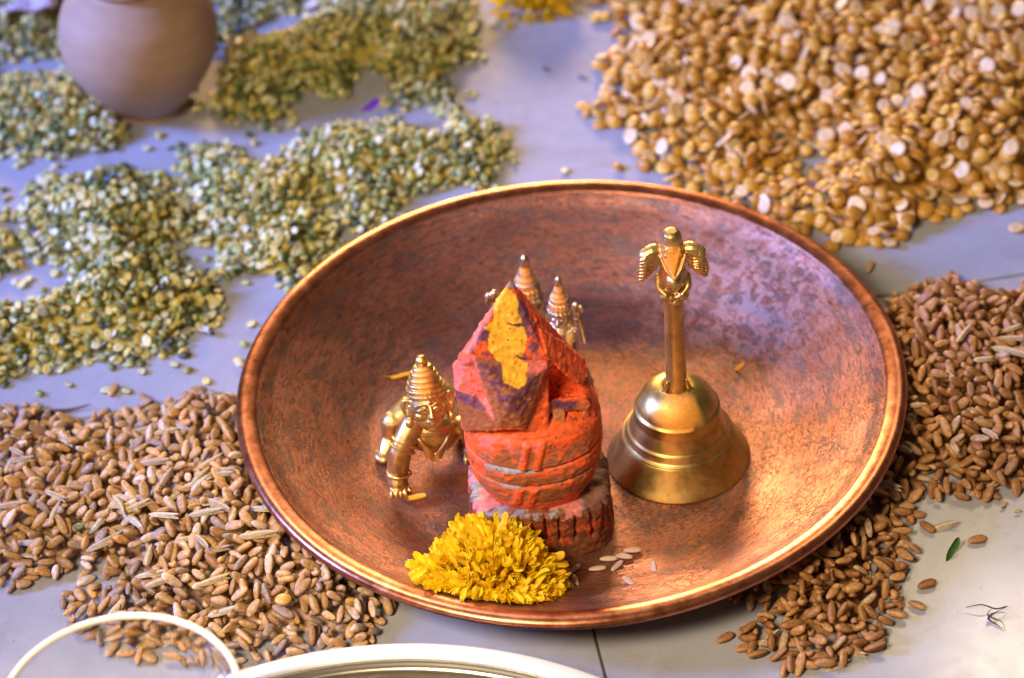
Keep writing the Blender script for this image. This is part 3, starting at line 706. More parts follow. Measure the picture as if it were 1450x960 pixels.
def flower(name, c, rad, hgt, label, n_obj, n_stuff, seed, on_pl=False):
    r = np.random.default_rng(seed); root = empty(name, c); tag(root, label, 'flower')
    N = n_obj+n_stuff; items = []
    for i in range(N):
        u = (i+.5)/N; ph = i*2.39996+r.normal(0, .2)
        sh = (i % 3)/3.0                                  # three shells of depth
        cz = 1-u*1.12; s_ = math.sqrt(max(0, 1-cz*cz)); k = .66+.34*(1-sh)*r.uniform(.85, 1.08)
        lump = 1+.10*math.sin(3*ph+seed)*s_+.08*math.sin(5*ph+1.7*cz*3)
        pos = np.array([rad*s_*math.cos(ph)*k*lump, rad*s_*math.sin(ph)*k*lump, max(.05, hgt*cz*k)])
        d = np.array([s_*math.cos(ph)/rad*2.2, s_*math.sin(ph)/rad*2.2, cz/hgt*2+.25]); d /= np.linalg.norm(d)
        d = d+r.normal(0, .24, 3); d[2] = max(d[2], -.25); d /= np.linalg.norm(d)
        roll = r.uniform(0, 2*math.pi); q = Vector(d).to_track_quat('X', 'Z').to_matrix() @ Matrix.Rotation(roll, 3, 'X')
        L_ = .5; pos = pos-d*L_*.8
        vi = int(r.integers(0, len(PV))); s9 = r.uniform(.8, 1.2)
        if on_pl:
            for _ in range(12):
                W_ = (PV[vi][0]*s9)@np.array(q).T+pos+np.array(c); gap = (W_[:, 2]-np.interp(np.hypot(W_[:, 0], W_[:, 1]), *PLR)).min()
                if gap > .02: break
                pos = pos+np.array([0, .02, .04-gap])
            if math.hypot(*(pos+np.array(c))[:2]) > 11.3: continue
        items.append((pos, np.array(q), s9, vi))
    # the petals nearest the viewer are objects
    key = [-(it[0]@(-_F)) for it in items]; order = np.argsort(key)
    for k in order[:n_obj]:
        pos, q, s_, v = items[k]; o = link('petal', P_ME[v], root); o.matrix_local = Matrix.Translation(Vector(pos)*CM) @ Matrix(q.tolist()).to_4x4() @ Matrix.Scale(s_, 4)
    VV = []; FF = []; CC = []; n = 0
    for k in order[n_obj:]:
        pos, q, s_, v = items[k]; V, F, c_ = PV[v]; VV.append((V*s_)@q.T+pos); FF += [tuple(i+n for i in f) for f in F]; CC.append(c_); n += len(V)
    b, Fb = lathe([(.01, hgt*.55), (rad*.35, hgt*.45), (rad*.55, hgt*.2), (rad*.5, .1), (.01, .05)], 20)
    VV.append(b); FF += [tuple(i+n for i in f) for f in Fb]; CC.append(np.tile(col(.55, .30, .01), (len(b), 1)))
    o = link('inner_petals', mesh_np('inner_petals', np.concatenate(VV), FF, M['petal'], attrs={'tint': np.concatenate(CC)}), root); o['kind'] = 'stuff'
    return root
fl = flower('yellow_flower', (-3.45, -8.6, .62), 2.66, 2.5, 'yellow ragged flower head lying in the copper plate before the orange idol', 295, 1700, 3, True)
P = pz(762, 3, 1.0)
flower('yellow_flower', (P[0]-.2, P[1]+1.75, .05), 2.1, 2.2, 'yellow flower head on the bare tile beyond the plate, cut by the frame', 150, 250, 8)

# loose petals in the plate
def loose_petal(px_, py_, yaw, sx, sy, label, c=(.93, .52, .02), onpl=True, nm='loose_petal', grp=None, cat='petal', mat='petal', lift=.05):
    V, F = petal_template(1.0, .36, .12, ns=7, cup=.22, tip=.8); V = V-np.array([.5, 0, 0]); V = V*np.array([sx, sy, 1])
    V[:, 2] += .06*np.sin(V[:, 0]*5)
    V2 = V.copy(); V2[:, 2] -= .02
    n = len(V); Fa = list(F)+[tuple(reversed([i+n for i in f])) for f in F]
    me = mesh_np(nm, np.concatenate([V, V2]), Fa, M[mat], attrs={'tint': np.tile(col(*c), (2*n, 1))})
    P = on_plate(px_, py_, lift) if onpl else pz(px_, py_, lift)
    o = link(nm, me, None, P); tag(o, label, cat, grp)
    if onpl:
        r_ = math.hypot(P[0], P[1]); sl = (plate_z(r_+.15)-plate_z(r_-.15))/.3; nrm = Vector((-sl*P[0]/r_, -sl*P[1]/r_, 1)).normalized()
    else: nrm = Vector((0, 0, 1))
    o.rotation_euler = (Vector((0, 0, 1)).rotation_difference(nrm).to_matrix() @ Matrix.Rotation(yaw, 3, 'Z')).to_euler()
    return o
loose_petal(566, 534, .05, 1.7, .55, 'long narrow yellow petal on copper behind the crawling brass child')
loose_petal(588, 706, -.3, .85, .9, 'yellow petal on copper in front of the crawling brass child')
loose_petal(1047, 522, .2, .42, .6, 'tiny yellow petal scrap on copper wall right of the bell')
loose_petal(526, 152, .5, .9, 1.3, 'crumpled purple petal on the green split lentils', (.16, .03, .24), False, lift=1.3)
loose_petal(284, 467, -.9, 1.0, 1.1, 'white petal on bare tile beside the green lentil heap', (.80, .78, .80), False, lift=.18)
loose_petal(292, 470, -1.15, .8, .8, 'narrow white petal tucked against the larger white petal', (.74, .74, .78), False, lift=.12)
loose_petal(432, 8, .1, 1.5, 2.2, 'added pale sheet for the bright tile beyond the lentils at the top', (.78, .78, .84), False, nm='bright_tile_patch', cat='patch', mat='petal', lift=.1)  # added sheet standing for a bright spot of bare tile

# ---------------------------------------------------------------- grain shapes
def g_wheat(a, b, c, ns=10, nr=7):
    V = [(-a, 0, 0)]; F = []
    for j in range(nr):
        t = math.cos(math.pi*(j+1)/(nr+1)); r = (1-t*t)**.42*(1-.10*t)
        for i in range(ns):
            th = 2*math.pi*i/ns+math.pi/2; k = .50 if i == 0 else (1.04 if i in (1, ns-1) else 1.0)
            V.append((-t*a, b*r*k*math.cos(th)*1.0, c*r*k*math.sin(th)))
    V.append((a, 0, 0)); L = len(V)-1
    for i in range(ns): F.append((0, 1+(i+1) % ns, 1+i)); F.append((L, L-ns+i, L-ns+(i+1) % ns))
    for j in range(nr-1):
        for i in range(ns): p = 1+j*ns+i; q = 1+j*ns+(i+1) % ns; F.append((p, q, q+ns)); F.append((p, q+ns, p+ns))
    V = np.array(V); V[:, 2] += .08*c*np.cos(V[:, 0]/a*1.5); tipm = np.clip((V[:, 0]/a-.75)*4, 0, 1)
    return V, np.array(F), tipm
def g_split(a, b, c, ns=10, rim=.25):
    """half of a round pulse: domed skin below, flat cut face above"""
    V = [(0, 0, -c*.75)]
    for (rr, zz) in ((.55, -.58), (.88, -.22), (1.0, .10), (.93, .24), (.55, .21)):
        for i in range(ns):
            th = 2*math.pi*i/ns; V.append((a*rr*math.cos(th), b*rr*math.sin(th), c*zz))
    V.append((0, 0, c*.17)); L = len(V)-1; F = []
    for i in range(ns): F.append((0, 1+(i+1) % ns, 1+i)); F.append((L, L-ns+i, L-ns+(i+1) % ns))
    for j in range(4):
        for i in range(ns): p = 1+j*ns+i; q = 1+j*ns+(i+1) % ns; F.append((p, q, q+ns)); F.append((p, q+ns, p+ns))
    V = np.array(V); m = (V[:, 2] > .15*c).astype(float); return V, np.array(F), m
def shade(mask, c_a, c_b): return c_a*(1-mask[:, None])+c_b*mask[:, None]

def palette(kind, r):
    if kind == 'wheatL':
        k = r.uniform(0, 1); c = col(.38, .20, .080)*(1-k)+col(.64, .40, .19)*k
        if r.random() < .16: c = col(.36, .25, .19)
        if r.random() < .10: c = col(.70, .52, .36)
        if r.random() < .06: c = col(.66, .36, .12)
        return c, c*1.15
    if kind == 'wheatR':  # deeper than the left heap by kind and by lighting put into the colour
        k = r.uniform(0, 1); c = col(.29, .125, .040)*(1-k)+col(.54, .28, .11)*k
        if r.random() < .08: c = col(.50, .33, .2)
        return c, c*1.2
    if kind == 'moong':
        u = r.random()
        if u < .36: return col(.43, .47, .15)*r.uniform(.65, 1.2), col(.68, .66, .34)
        if u < .58: return col(.64, .52, .11)*r.uniform(.8, 1.1), col(.76, .66, .26)
        if u < .92: return col(.13, .17, .045)*r.uniform(.6, 1.5), col(.62, .60, .34)
        if u < .96: return col(.05, .06, .03), col(.3, .3, .15)
        return col(.66, .58, .40), col(.74, .68, .5)
    if kind == 'chana':
        k = r.uniform(0, 1); c = col(.48, .21, .024)*(1-k)+col(.74, .43, .07)*k
        if r.random() < .03: c = col(.70, .30, .08)
        return c, col(.86, .62, .32)*r.uniform(.85, 1.05)
GT = {
    'wheatL': [g_wheat(.365*s, .164*w, .150*w) for s, w in ((1, 1), (1.08, .95), (.9, 1.05), (.97, 1.0))],
    'wheatR': [g_wheat(.365*s, .164*w, .150*w) for s, w in ((1, 1), (1.1, .95), (.9, 1.05), (.97, 1.0))],
    'moong': [g_split(.22*s, .17*w, .18, 8) for s, w in ((1, 1), (1.1, 1.05), (.9, .95))],
    'chana': [g_split(.38*s, .335*w, .24, 12) for s, w in ((1, 1), (1.08, 1.02), (.9, .95))],
}
SEMI = {'wheatL': (.368, .172, .156), 'wheatR': (.368, .172, .156), 'moong': (.22, .17, .105), 'chana': (.38, .335, .12)}
MATK = {'wheatL': 'wheat', 'wheatR': 'wheat', 'moong': 'moong', 'chana': 'chana'}
VAR = {}; TONE = {}
MARKS = {
 'wheatL': [(330, 925, 'beside the glass tumbler rim'), (490, 895, 'at the right tip of the left heap'), (420, 815, 'just below the copper rim in the left heap'), (110, 870, 'at the lower left fringe of the left heap'), (215, 850, 'behind the glass tumbler in the left heap'), (380, 900, 'in the front middle of the left heap'), (300, 800, 'under the golden husks of the left heap'), (150, 800, 'around the large straw husk of the left heap'), (30, 800, 'at the left frame edge of the left heap')],
 'wheatR': [(1180, 930, 'at the front tip of the right heap'), (1060, 900, 'at the left tip of the lower right heap'), (1270, 850, 'on the right fringe of the lower right heap'), (1150, 860, 'in the middle of the lower right heap'), (1120, 800, 'under the copper rim in the lower right heap'), (1240, 760, 'high in the lower right heap'), (1400, 690, 'on the bottom edge of the upper right heap')],
 'chana': [(1250, 350, 'on the near point of the chickpea heap'), (1120, 310, 'beside the copper rim'), (1420, 290, 'by the right frame edge'), (1330, 290, 'at the dip in the near edge of the heap'), (1200, 280, 'above the near point of the heap'), (1000, 260, 'on the slope above the copper rim'), (1380, 240, 'in the right part of the heap'), (1080, 240, 'by the bare tile gap in the heap'), (1150, 200, 'beyond the bare tile gap in the heap'), (1280, 220, 'in the middle of the heap'), (920, 200, 'on the left edge of the heap'), (1300, 330, 'right of the near point of the heap')],
 'moong': [(40, 520, 'on the lower left mound near the tile strip'), (150, 500, 'on the lower fringe of the left mound'), (260, 470, 'at the right end of the lower left mound'), (380, 430, 'at the lowest point of the middle mound'), (420, 370, 'beside the copper rim'), (200, 420, 'in the middle of the left mound'), (60, 440, 'at the left frame side of the mound')]}
def tell(kind, v, up, x_, y_):
    ph = min(MARKS[kind], key=lambda m_: math.hypot(m_[0]-x_, m_[1]-y_))[2]; t_ = TONE[kind]; rk = sorted(t_).index(t_[v])/len(t_)
    tone = 'dark' if rk < .33 else ('mid-toned' if rk < .7 else 'pale')
    if kind.startswith('wheat'): return f'{tone} wheat grain {ph}'
    nm_ = 'split chickpea' if kind == 'chana' else 'split lentil'
    return f'{nm_}, pale cut side up, {ph}' if up else f'{tone} {nm_}, dome up, {ph}'
def variants(kind, nm):
    if kind not in VAR:
        r = np.random.default_rng(11); L = []
        for i in range(14):
            V, F, m = GT[kind][i % len(GT[kind])]; a, b = palette(kind, r); L.append(mesh_np(nm, V, F, M[MATK[kind]], attrs={'tint': shade(m, a, b)})); TONE.setdefault(kind, []).append(float(a.mean()))
        VAR[kind] = L
    return VAR[kind]

def underside(r):
    return np.interp(r, [0, 8.2, 8.9, 9.8, 10.7, 11.3, 12.0, 12.62, 12.9], [-5, -5, .42, .95, 1.5, 1.85, 1.95, 2.1, 9])
def heap(name, kind, polys, hmax, slope, n_drop, n_ind, seed, label, ind_name, ind_label, ind_group, cat, base_cut=.85, gaps=(), blocks=(), holes=0., strays=0):
    r = np.random.default_rng(seed); g = .05
    WP = [[tuple(pz(x_, y_, 0)[:2]) for x_, y_ in p] for p in polys]
    allp = np.array([q for p in WP for q in p]); x0, y0 = allp.min(0)-1; x1, y1 = allp.max(0)+1
    nx, ny = int((x1-x0)/g)+1, int((y1-y0)/g)+1
    X, Y = np.meshgrid(x0+np.arange(nx)*g, y0+np.arange(ny)*g, indexing='ij')
    Z0 = np.zeros_like(X); PP = np.stack([X, Y, Z0], -1)
    d = np.full(X.shape, -9.)
    for p in WP: d = np.maximum(d, polydist(X, Y, p))
    for gp in gaps:
        w = [tuple(pz(x_, y_, 0)[:2]) for x_, y_ in gp]; d = np.minimum(d, -polydist(X, Y, w))
    d = d+(fbm(PP, .9, seed, 2)-.5)*1.0+(fbm(PP, 2.2, seed+5, 2)-.5)*.9-holes*np.clip(fbm(PP, .42, seed+31, 2)-.60, 0, 1)*10
    tgt = np.minimum(hmax, np.maximum(0, d)*slope)*(.45+1.1*fbm(PP, .22, seed+9, 2))
    tgt = np.where(d > 0, tgt+.12, 0)
    scat = (d <= 0) & (d > -1.3) & (r.random(X.shape) < strays*np.exp(d/.38)*g*g)
    scat |= (d <= 0) & (d > -3) & (r.random(X.shape) < strays*.03*g*g)
    scat &= (np.hypot(X, Y) > 13.2)
    tgt = np.minimum(tgt, underside(np.hypot(X, Y))-.12)
    for (bx, by, br, bz) in blocks: tgt = np.where(np.hypot(X-bx, Y-by) < br, 0, tgt)
    h = np.maximum(0, tgt-base_cut); h0 = h.copy(); lim = underside(np.hypot(X, Y))-.06
    A, B_, Cc = SEMI[kind]; NY = 24; foot = []
    for k in range(NY):
        ph = math.pi*k/NY; R_ = int(A/g)+1; ii, jj = np.meshgrid(np.arange(-R_, R_+1), np.arange(-R_, R_+1), indexing='ij')
        u = (ii*math.cos(ph)+jj*math.sin(ph))*g/A; v = (-ii*math.sin(ph)+jj*math.cos(ph))*g/B_; q = u*u+v*v; m = q < 1
        foot.append((ii[m], jj[m], Cc*np.sqrt(1-q[m]), ph))
    cand = np.argwhere(tgt > .02); out = []
    sel = cand[r.integers(0, len(cand), n_drop)]; ks = r.integers(0, NY, n_drop)
    for (i, j), k in zip(sel, ks):
        ht = tgt[i, j]
        if h[i, j] > ht-Cc*.1: continue
        fi, fj, fc, ph = foot[k]
        if i < 9 or j < 9 or i > nx-10 or j > ny-10: continue
        e = max(2, int(A*.6/g)); di, dj = int(round(e*math.cos(ph))), int(round(e*math.sin(ph)))
        s1 = (h[i+di, j+dj]-h[i-di, j-dj])/(2*e*g); w2 = max(2, int(B_*.8/g)); ei, ej = int(round(-w2*math.sin(ph))), int(round(w2*math.cos(ph)))
        s2 = (h[i+ei, j+ej]-h[i-ei, j-ej])/(2*w2*g); s1 = max(-.8, min(.8, s1)); s2 = max(-.7, min(.7, s2))
        gx = s1*math.cos(ph)-s2*math.sin(ph); gy = s1*math.sin(ph)+s2*math.cos(ph)
        pl = (gx*fi+gy*fj)*g; hh = h[i+fi, j+fj]
        z_ = (hh-(pl-fc)).max()-Cc*.22
        z_ = max(z_, Cc*.9)
        if z_ > ht+Cc*1.25 or z_+Cc > lim[i, j]+.02: continue
        h[i+fi, j+fj] = np.maximum(hh, z_+pl+fc); out.append((x0+i*g+r.uniform(-.02, .02), y0+j*g+r.uniform(-.02, .02), z_, ph, s1, s2))
    for (i, j) in np.argwhere(scat):
        if h[i, j] < .02: out.append((x0+i*g, y0+j*g, Cc*.9, r.uniform(0, math.pi), 0., 0.))
    out = np.array(out); n = len(out)
    # rotations
    Rm = np.zeros((n, 3, 3)); sc_ = r.uniform(.78, 1.15, n); flip = r.random(n)
    for q in range(n):
        X_, Y_, z_, ph, s1, s2 = out[q]
        ax = np.array([math.cos(ph), math.sin(ph), s1]); ax /= np.linalg.norm(ax); bx = np.array([-math.sin(ph), math.cos(ph), s2]); bx -= ax*(bx@ax); bx /= np.linalg.norm(bx)
        nz_ = np.cross(ax, bx)
        if kind.startswith('wheat'): rl = r.uniform(0, 2*math.pi) if flip[q] < .6 else r.normal(0, .4)
        else: rl = (math.pi if flip[q] < (.70 if kind == 'chana' else .5) else 0)+r.normal(0, .34)
        b2 = bx*math.cos(rl)+nz_*math.sin(rl); n2_ = np.cross(ax, b2)
        if r.random() < .5: ax, b2 = -ax, -b2
        Rm[q] = np.stack([ax, b2, n2_], 1)*sc_[q]
    # which ones show: top of the pile, not under the plate rim
    ix = ((out[:, 0]-x0)/g).astype(int); iy = ((out[:, 1]-y0)/g).astype(int)
    vis = (h[ix, iy]-out[:, 2] < Cc*1.35) & (np.hypot(out[:, 0], out[:, 1]) > 12.9)
    sx, sy = pr(out[:, :3]); vis &= (sx > 6) & (sx < W-6) & (sy > 6) & (sy < H-10)
    dist = np.linalg.norm(out[:, :3]-CAM, axis=1); dist[~vis] = 1e9; order = np.argsort(dist); ind = set(order[:n_ind].tolist()) if n_ind else set()
    ind = {q for q in ind if dist[q] < 1e8}
    vs = variants(kind, ind_name)
    for q in sorted(ind):
        vi = int(r.integers(0, len(vs))); o = bpy.data.objects.new(ind_name, vs[vi]); C.objects.link(o)
        o.matrix_world = Matrix.Translation(Vector(out[q, :3])*CM) @ Matrix(Rm[q].tolist()).to_4x4(); tag(o, tell(kind, vi, Rm[q][2, 2] > 0, sx[q], sy[q]), cat, ind_group)
    VV, FF, CC = [], [], []; nn = 0
    rest = np.array([q for q in range(n) if q not in ind]); tv = r.integers(0, len(GT[kind]), len(rest))
    for v in range(len(GT[kind])):
        V, F, m = GT[kind][v]; qs = rest[tv == v]
        if not len(qs): continue
        T = np.einsum('nij,vj->nvi', Rm[qs], V)+out[qs, None, :3]; cols = np.array([palette(kind, r) for _ in qs])
        cc = cols[:, 0, None, :]*(1-m)[None, :, None]+cols[:, 1, None, :]*m[None, :, None]
        VV.append(T.reshape(-1, 3)); CC.append(cc.reshape(-1, 3)); FF.append((F[None]+(np.arange(len(qs))*len(V))[:, None, None]+nn).reshape(-1, 3)); nn += len(qs)*len(V)
    # bed under the visible layers
    st = 3; H0 = h0[::st, ::st]; a_, b_ = H0.shape; bx = np.stack([X[::st, ::st], Y[::st, ::st], H0-.02], -1).reshape(-1, 3); idx = np.arange(a_*b_).reshape(a_, b_)
    ok = (H0[:-1, :-1] > .01) | (H0[1:, 1:] > .01) | (H0[1:, :-1] > .01) | (H0[:-1, 1:] > .01)
    q0, q1, q2, q3 = idx[:-1, :-1][ok], idx[1:, :-1][ok], idx[1:, 1:][ok], idx[:-1, 1:][ok]
    FF.append(np.concatenate([np.stack([q0, q1, q2], 1), np.stack([q0, q2, q3], 1)])+nn); VV.append(bx)
    bc, _b = palette(kind, np.random.default_rng(1)); CC.append(np.tile(bc*.8, (len(bx), 1)))
    o = link(name, mesh_np(name, np.concatenate(VV), np.concatenate(FF), M[MATK[kind]], attrs={'tint': np.concatenate(CC)})); tag(o, label, 'grain', None, 'stuff')
    print('HEAP', name, n, len(ind)); return (X, Y, h, x0, y0, g)
def hz(hp, P):
    X, Y, h, x0, y0, g = hp; i = int((P[0]-x0)/g); j = int((P[1]-y0)/g)
    return float(h[i, j]) if 0 <= i < h.shape[0] and 0 <= j < h.shape[1] else 0.

potP = pz(212, 150, 0); potC = (potP[0], potP[1]+.2)
wl = heap('wheat_heap', 'wheatL', [[(-60, 580), (0, 584), (120, 597), (180, 596), (225, 574), (290, 566), (352, 566), (420, 700), (500, 790), (560, 845), (548, 885), (510, 918), (430, 934), (345, 948), (250, 940), (190, 928), (150, 905), (88, 890), (80, 858), (126, 850), (152, 838), (150, 824), (90, 820), (30, 835), (-60, 825)]],
          1.25, .55, 40000, 150, 21, 'pale tan wheat heap left of the copper plate', 'wheat_grain', 'pale tan wheat grain lying in the wheat heap left of the copper plate', 'wheat grains in the left heap', 'grain', strays=.4)
wr = heap('wheat_heap', 'wheatR', [[(1215, 470), (1262, 436), (1300, 414), (1350, 404), (1400, 418), (1520, 412), (1520, 690), (1450, 692), (1400, 706), (1330, 706), (1290, 696), (1284, 740), (1288, 830), (1262, 880), (1240, 920), (1190, 944), (1130, 942), (1080, 925), (1050, 906), (1070, 880), (1045, 862), (1030, 830), (1120, 760)]],
          1.3, .6, 36000, 150, 22, 'brown wheat heap curving round the right side of the copper plate', 'wheat_grain', 'reddish brown wheat grain lying in the wheat heap right of the copper plate', 'wheat grains in the right heap', 'grain', strays=.35)
ch = heap('chickpea_heap', 'chana', [[(838, -60), (845, 0), (862, 30), (882, 60), (858, 95), (848, 135), (858, 180), (884, 200), (905, 228), (940, 250), (1060, 320), (1180, 350), (1218, 352), (1262, 356), (1300, 330), (1335, 300), (1375, 310), (1420, 306), (1520, 312), (1520, -60)]],
          1.5, .6, 36000, 290, 23, 'heap of yellow split chickpeas beyond the plate on the right', 'split_chickpea', 'yellow split chickpea lying in the split chickpea heap', 'split chickpeas on the near side of their heap', 'pulse',
          strays=.5, gaps=[[(1120, 225), (1150, 232), (1170, 262), (1150, 272), (1125, 250)]])
M4_ = [(248, 262), (262, 222), (300, 206), (368, 212), (440, 196), (505, 170), (560, 160), (640, 160), (700, 178), (722, 215), (700, 258), (620, 285), (530, 320), (470, 365), (405, 432), (372, 446), (335, 418), (300, 378), (268, 330)]
M5_ = [(12, 300), (58, 252), (110, 238), (190, 242), (246, 262), (300, 330), (318, 400), (318, 448), (255, 488), (190, 510), (100, 518), (40, 532), (-60, 560), (-60, 440), (20, 440), (70, 430), (95, 400), (60, 370), (20, 345)]
M1_ = [(-60, -60), (86, -60), (100, 60), (150, 110), (200, 165), (182, 198), (160, 216), (70, 230), (0, 226), (-60, 226)]
M3_ = [(300, -40), (640, -60), (655, 20), (684, 60), (668, 118), (655, 166), (570, 172), (520, 150), (450, 152), (385, 184), (312, 172), (268, 130), (300, 60)]
mo = heap('lentil_heap', 'moong', [M1_, M3_, M4_, M5_, [(-60, 300), (6, 318), (30, 340), (26, 384), (-60, 400)]],
          1.5, .6, 110000, 290, 24, 'green split lentils spread in low mounds beyond the plate on the left', 'split_lentil', 'small green and cream split lentil lying in the lentil mounds', 'split lentils on the near side of their mounds', 'pulse', base_cut=.62, holes=1., strays=3.5,
          gaps=[[(18, 84), (60, 76), (104, 96), (96, 112), (60, 118), (20, 112), (-10, 130), (-10, 90)], [(238, 362), (275, 350), (310, 365), (308, 385), (270, 388)], [(330, 45), (370, 32), (420, 20), (450, -30), (470, -30), (452, 22), (395, 52), (340, 62)]],
          blocks=[(potC[0], potC[1], 2.1, 0)])

# ---------------------------------------------------------------- singles lying on their own
def single(nm, kind, px_, py_, yaw, label, cat='grain', lift=None, hp=None, tint=None, sc_=1., pitch=0., roll=0., grp=None):
    V, F, m = GT[kind][0]; r = np.random.default_rng(int(px_*7+py_)); a, b = palette(kind, r)
    if tint is not None: a, b = col(*tint), col(*tint)*1.1
    me = mesh_np(nm, V*sc_, F, M[MATK[kind]], attrs={'tint': shade(m, a, np.minimum(b, 1))})
    z_ = SEMI[kind][2]*.85 if lift is None else lift
    P = pz(px_, py_, z_)
    if hp is not None:
        z_ = hz(hp, P)+.1; P = pz(px_, py_, z_)
    o = link(nm, me, None, P); o.rotation_euler = Euler((roll, pitch, yaw)); return tag(o, label, cat, grp)
S1 = [('wheatL', 160, 552, 1.2, 'lone wheat grain on bare tile between lentils and left wheat heap'),
      ('wheatL', 30, 826, .1, 'wheat grain at the lower left corner of the left wheat heap'),
      ('wheatR', 1027, 903, .5, 'lone wheat grain on shaded tile just below the copper rim'),
      ('wheatR', 1055, 917, .3, 'wheat grain just left of the lower right heap tip'),
      ('wheatR', 1231, 378, 1.2, 'lone wheat grain on tile below the split chickpeas'),
      ('wheatR', 1297, 729, -.1, 'wheat grain at the notch where both right wheat lobes meet'),
      ('wheatR', 1313, 746, -.9, 'wheat grain touching the pale husk on bare tile'),
      ('wheatR', 1384, 764, .1, 'short lone wheat grain right of the green leaf'),
      ('wheatR', 1414, 418, 1.3, 'upright looking wheat grain above the right wheat heap'),
      ('wheatR', 1442, 690, .6, 'wheat grain at the lower edge of the heap beside the frame'),
      ('moong', 152, 498, .4, 'lentil on the lower fringe of the left lentil mound')]
for k, x_, y_, w_, lb in S1[:-1]: single('wheat_grain', k, x_, y_, w_, lb)
single('wheat_crumb', 'wheatR', 1421, 715, .8, 'small broken wheat piece below the right heap', sc_=.5, tint=(.6, .42, .2))
single('wheat_crumb', 'wheatR', 1441, 724, .2, 'tiny broken wheat bit nearest the right frame edge', sc_=.4, tint=(.6, .42, .2))
ms = [(181, 516), (231, 500), (247, 516), (266, 524), (292, 540), (312, 560), (322, 562), (340, 515), (356, 459), (345, 487), (305, 460), (225, 192), (208, 210), (255, 205), (226, 190), (430, 190), (448, 186), (665, 133), (800, 242), (22, 400), (40, 396), (60, 410), (75, 372), (45, 85), (330, 388), (292, 366), (612, 300), (560, 316), (300, 430), (4, 268), (8, 280)]
LM = [((215, 180), 'in front of the clay pot'), ((285, 467), 'near the white petal'), ((345, 470), 'left of the copper rim'), ((250, 510), 'below the left lentil mound'), ((320, 555), 'above the left wheat heap beside the plate'), ((40, 400), 'in the gap of the left mound'), ((440, 188), 'between the two far mounds'), ((665, 133), 'on blue tile right of the far mound'), ((800, 242), 'on tile just beyond the copper rim'), ((310, 375), 'in the gap between the left and middle mounds'), ((590, 305), 'beside the far copper rim'), ((10, 275), 'at the left frame edge'), ((45, 85), 'left of the clay pot')]
for i, (x_, y_) in enumerate(ms):
    ph = min(LM, key=lambda a_: math.hypot(a_[0][0]-x_, a_[0][1]-y_))[1]
    single('split_lentil', 'moong', x_, y_, i*1.3, f'stray split lentil on bare tile {ph}', 'pulse', roll=(i % 2)*math.pi, grp='split lentils scattered on the tile')
single('green_pea', 'moong', 123, 626, .2, 'bright green lentil among the left wheat grains', 'pulse', hp=wl, tint=(.20, .30, .03), sc_=1.5)
single('green_pea', 'moong', 112, 746, .2, 'dark green lentil sunk in the left wheat heap', 'pulse', hp=wl, tint=(.05, .10, .03), sc_=1.0)
single('split_chickpea', 'chana', 401, 848, .2, 'yellow split chickpea stranded in the left wheat heap', 'pulse', hp=wl, tint=(.66, .36, .08), roll=math.pi, sc_=.85)
single('split_chickpea', 'chana', 1440, 322, .5, 'split chickpea just below the heap beside the right frame edge', 'pulse')
single('split_chickpea', 'chana', 850, 176, .3, 'split chickpea at the far left tip of its heap', 'pulse', roll=math.pi)

# rice in the plate
rice = [(796, 795, -1.0, 'rice grain half hidden against the flower, upper one'), (813, 806, .75, 'slanted rice grain right of the flower, touching the upright one'), (815, 822, -1.4, 'upright rice grain nearest the flower'), (846, 805, .05, 'level rice grain below the idol plinth corner'),
        (862, 791, -.05, 'rice grain closest under the plinth corner'), (874, 801, .8, 'slanted rice grain in the middle of the rice cluster'), (884, 788, -.25, 'rice grain upper right of the slanted one'), (896, 779, -.05, 'rice grain farthest up in the cluster'), (890, 823, -.85, 'lone rice grain below the cluster'),
        (926, 803, -1.5, 'upright lone rice grain nearest the bell'), (806, 826, -1.2, 'rice grain tucked under the flower edge')]
RV, RF, Rm_ = g_wheat(.33, .105, .085, 8, 7); rme = mesh_np('rice_grain', RV, RF, M['rice'], attrs={'tint': np.tile(col(.50, .36, .30), (len(RV), 1))})
for x_, y_, w_, lb in rice:
    o = link('rice_grain', rme, None, on_plate(x_, y_, .07)); o.rotation_euler = (random.uniform(0, 1), 0, w_); tag(o, 'pinkish '+lb, 'rice grain')

# husks
def husk(px_, py_, yaw, L, wd, label, hp=None, c=(.62, .47, .26), grp=None):
    V = []; F = []; ns = 9; k = 6; L *= 1.12; wd *= 1.22
    for side in (0, 1):
        n0 = len(V)
        for i in range(ns+1):
            t = i/ns; w = wd*math.sin(math.pi*min(1, t**.8))**.7*(1-.3*t)+.012
            for j in range(k+1):
                a = math.pi*j/k; V.append(((t-.5)*L, w*math.cos(a)*(.9 if side else 1), w*.75*math.sin(a)*(1 if not side else .55)+side*.03+.16*L*side*t*t-.02))
        for i in range(ns):
            for j in range(k): q = n0+i*(k+1)+j; F.append((q, q+1, q+k+2, q+k+1))
    V = np.array(V); V[:, 1] += .07*L*np.sin((V[:, 0]/L+.5)*2.4); cc = np.tile(col(*c), (len(V), 1))*(.8+.35*np.cos(np.arange(len(V)) % (k+1)*2.1))[:, None]
    P = pz(px_, py_, .12); z_ = .06
    if hp is not None: z_ = hz(hp, P)+.06; P = pz(px_, py_, z_); z_ = hz(hp, P)+.04
    P = pz(px_, py_, z_)
    o = link('wheat_husk', mesh_np('wheat_husk', V, F, M['husk'], attrs={'tint': cc}), None, P); o.rotation_euler = (random.uniform(-.3, .3), random.uniform(-.12, .12), yaw); tag(o, label, 'husk', grp); return o
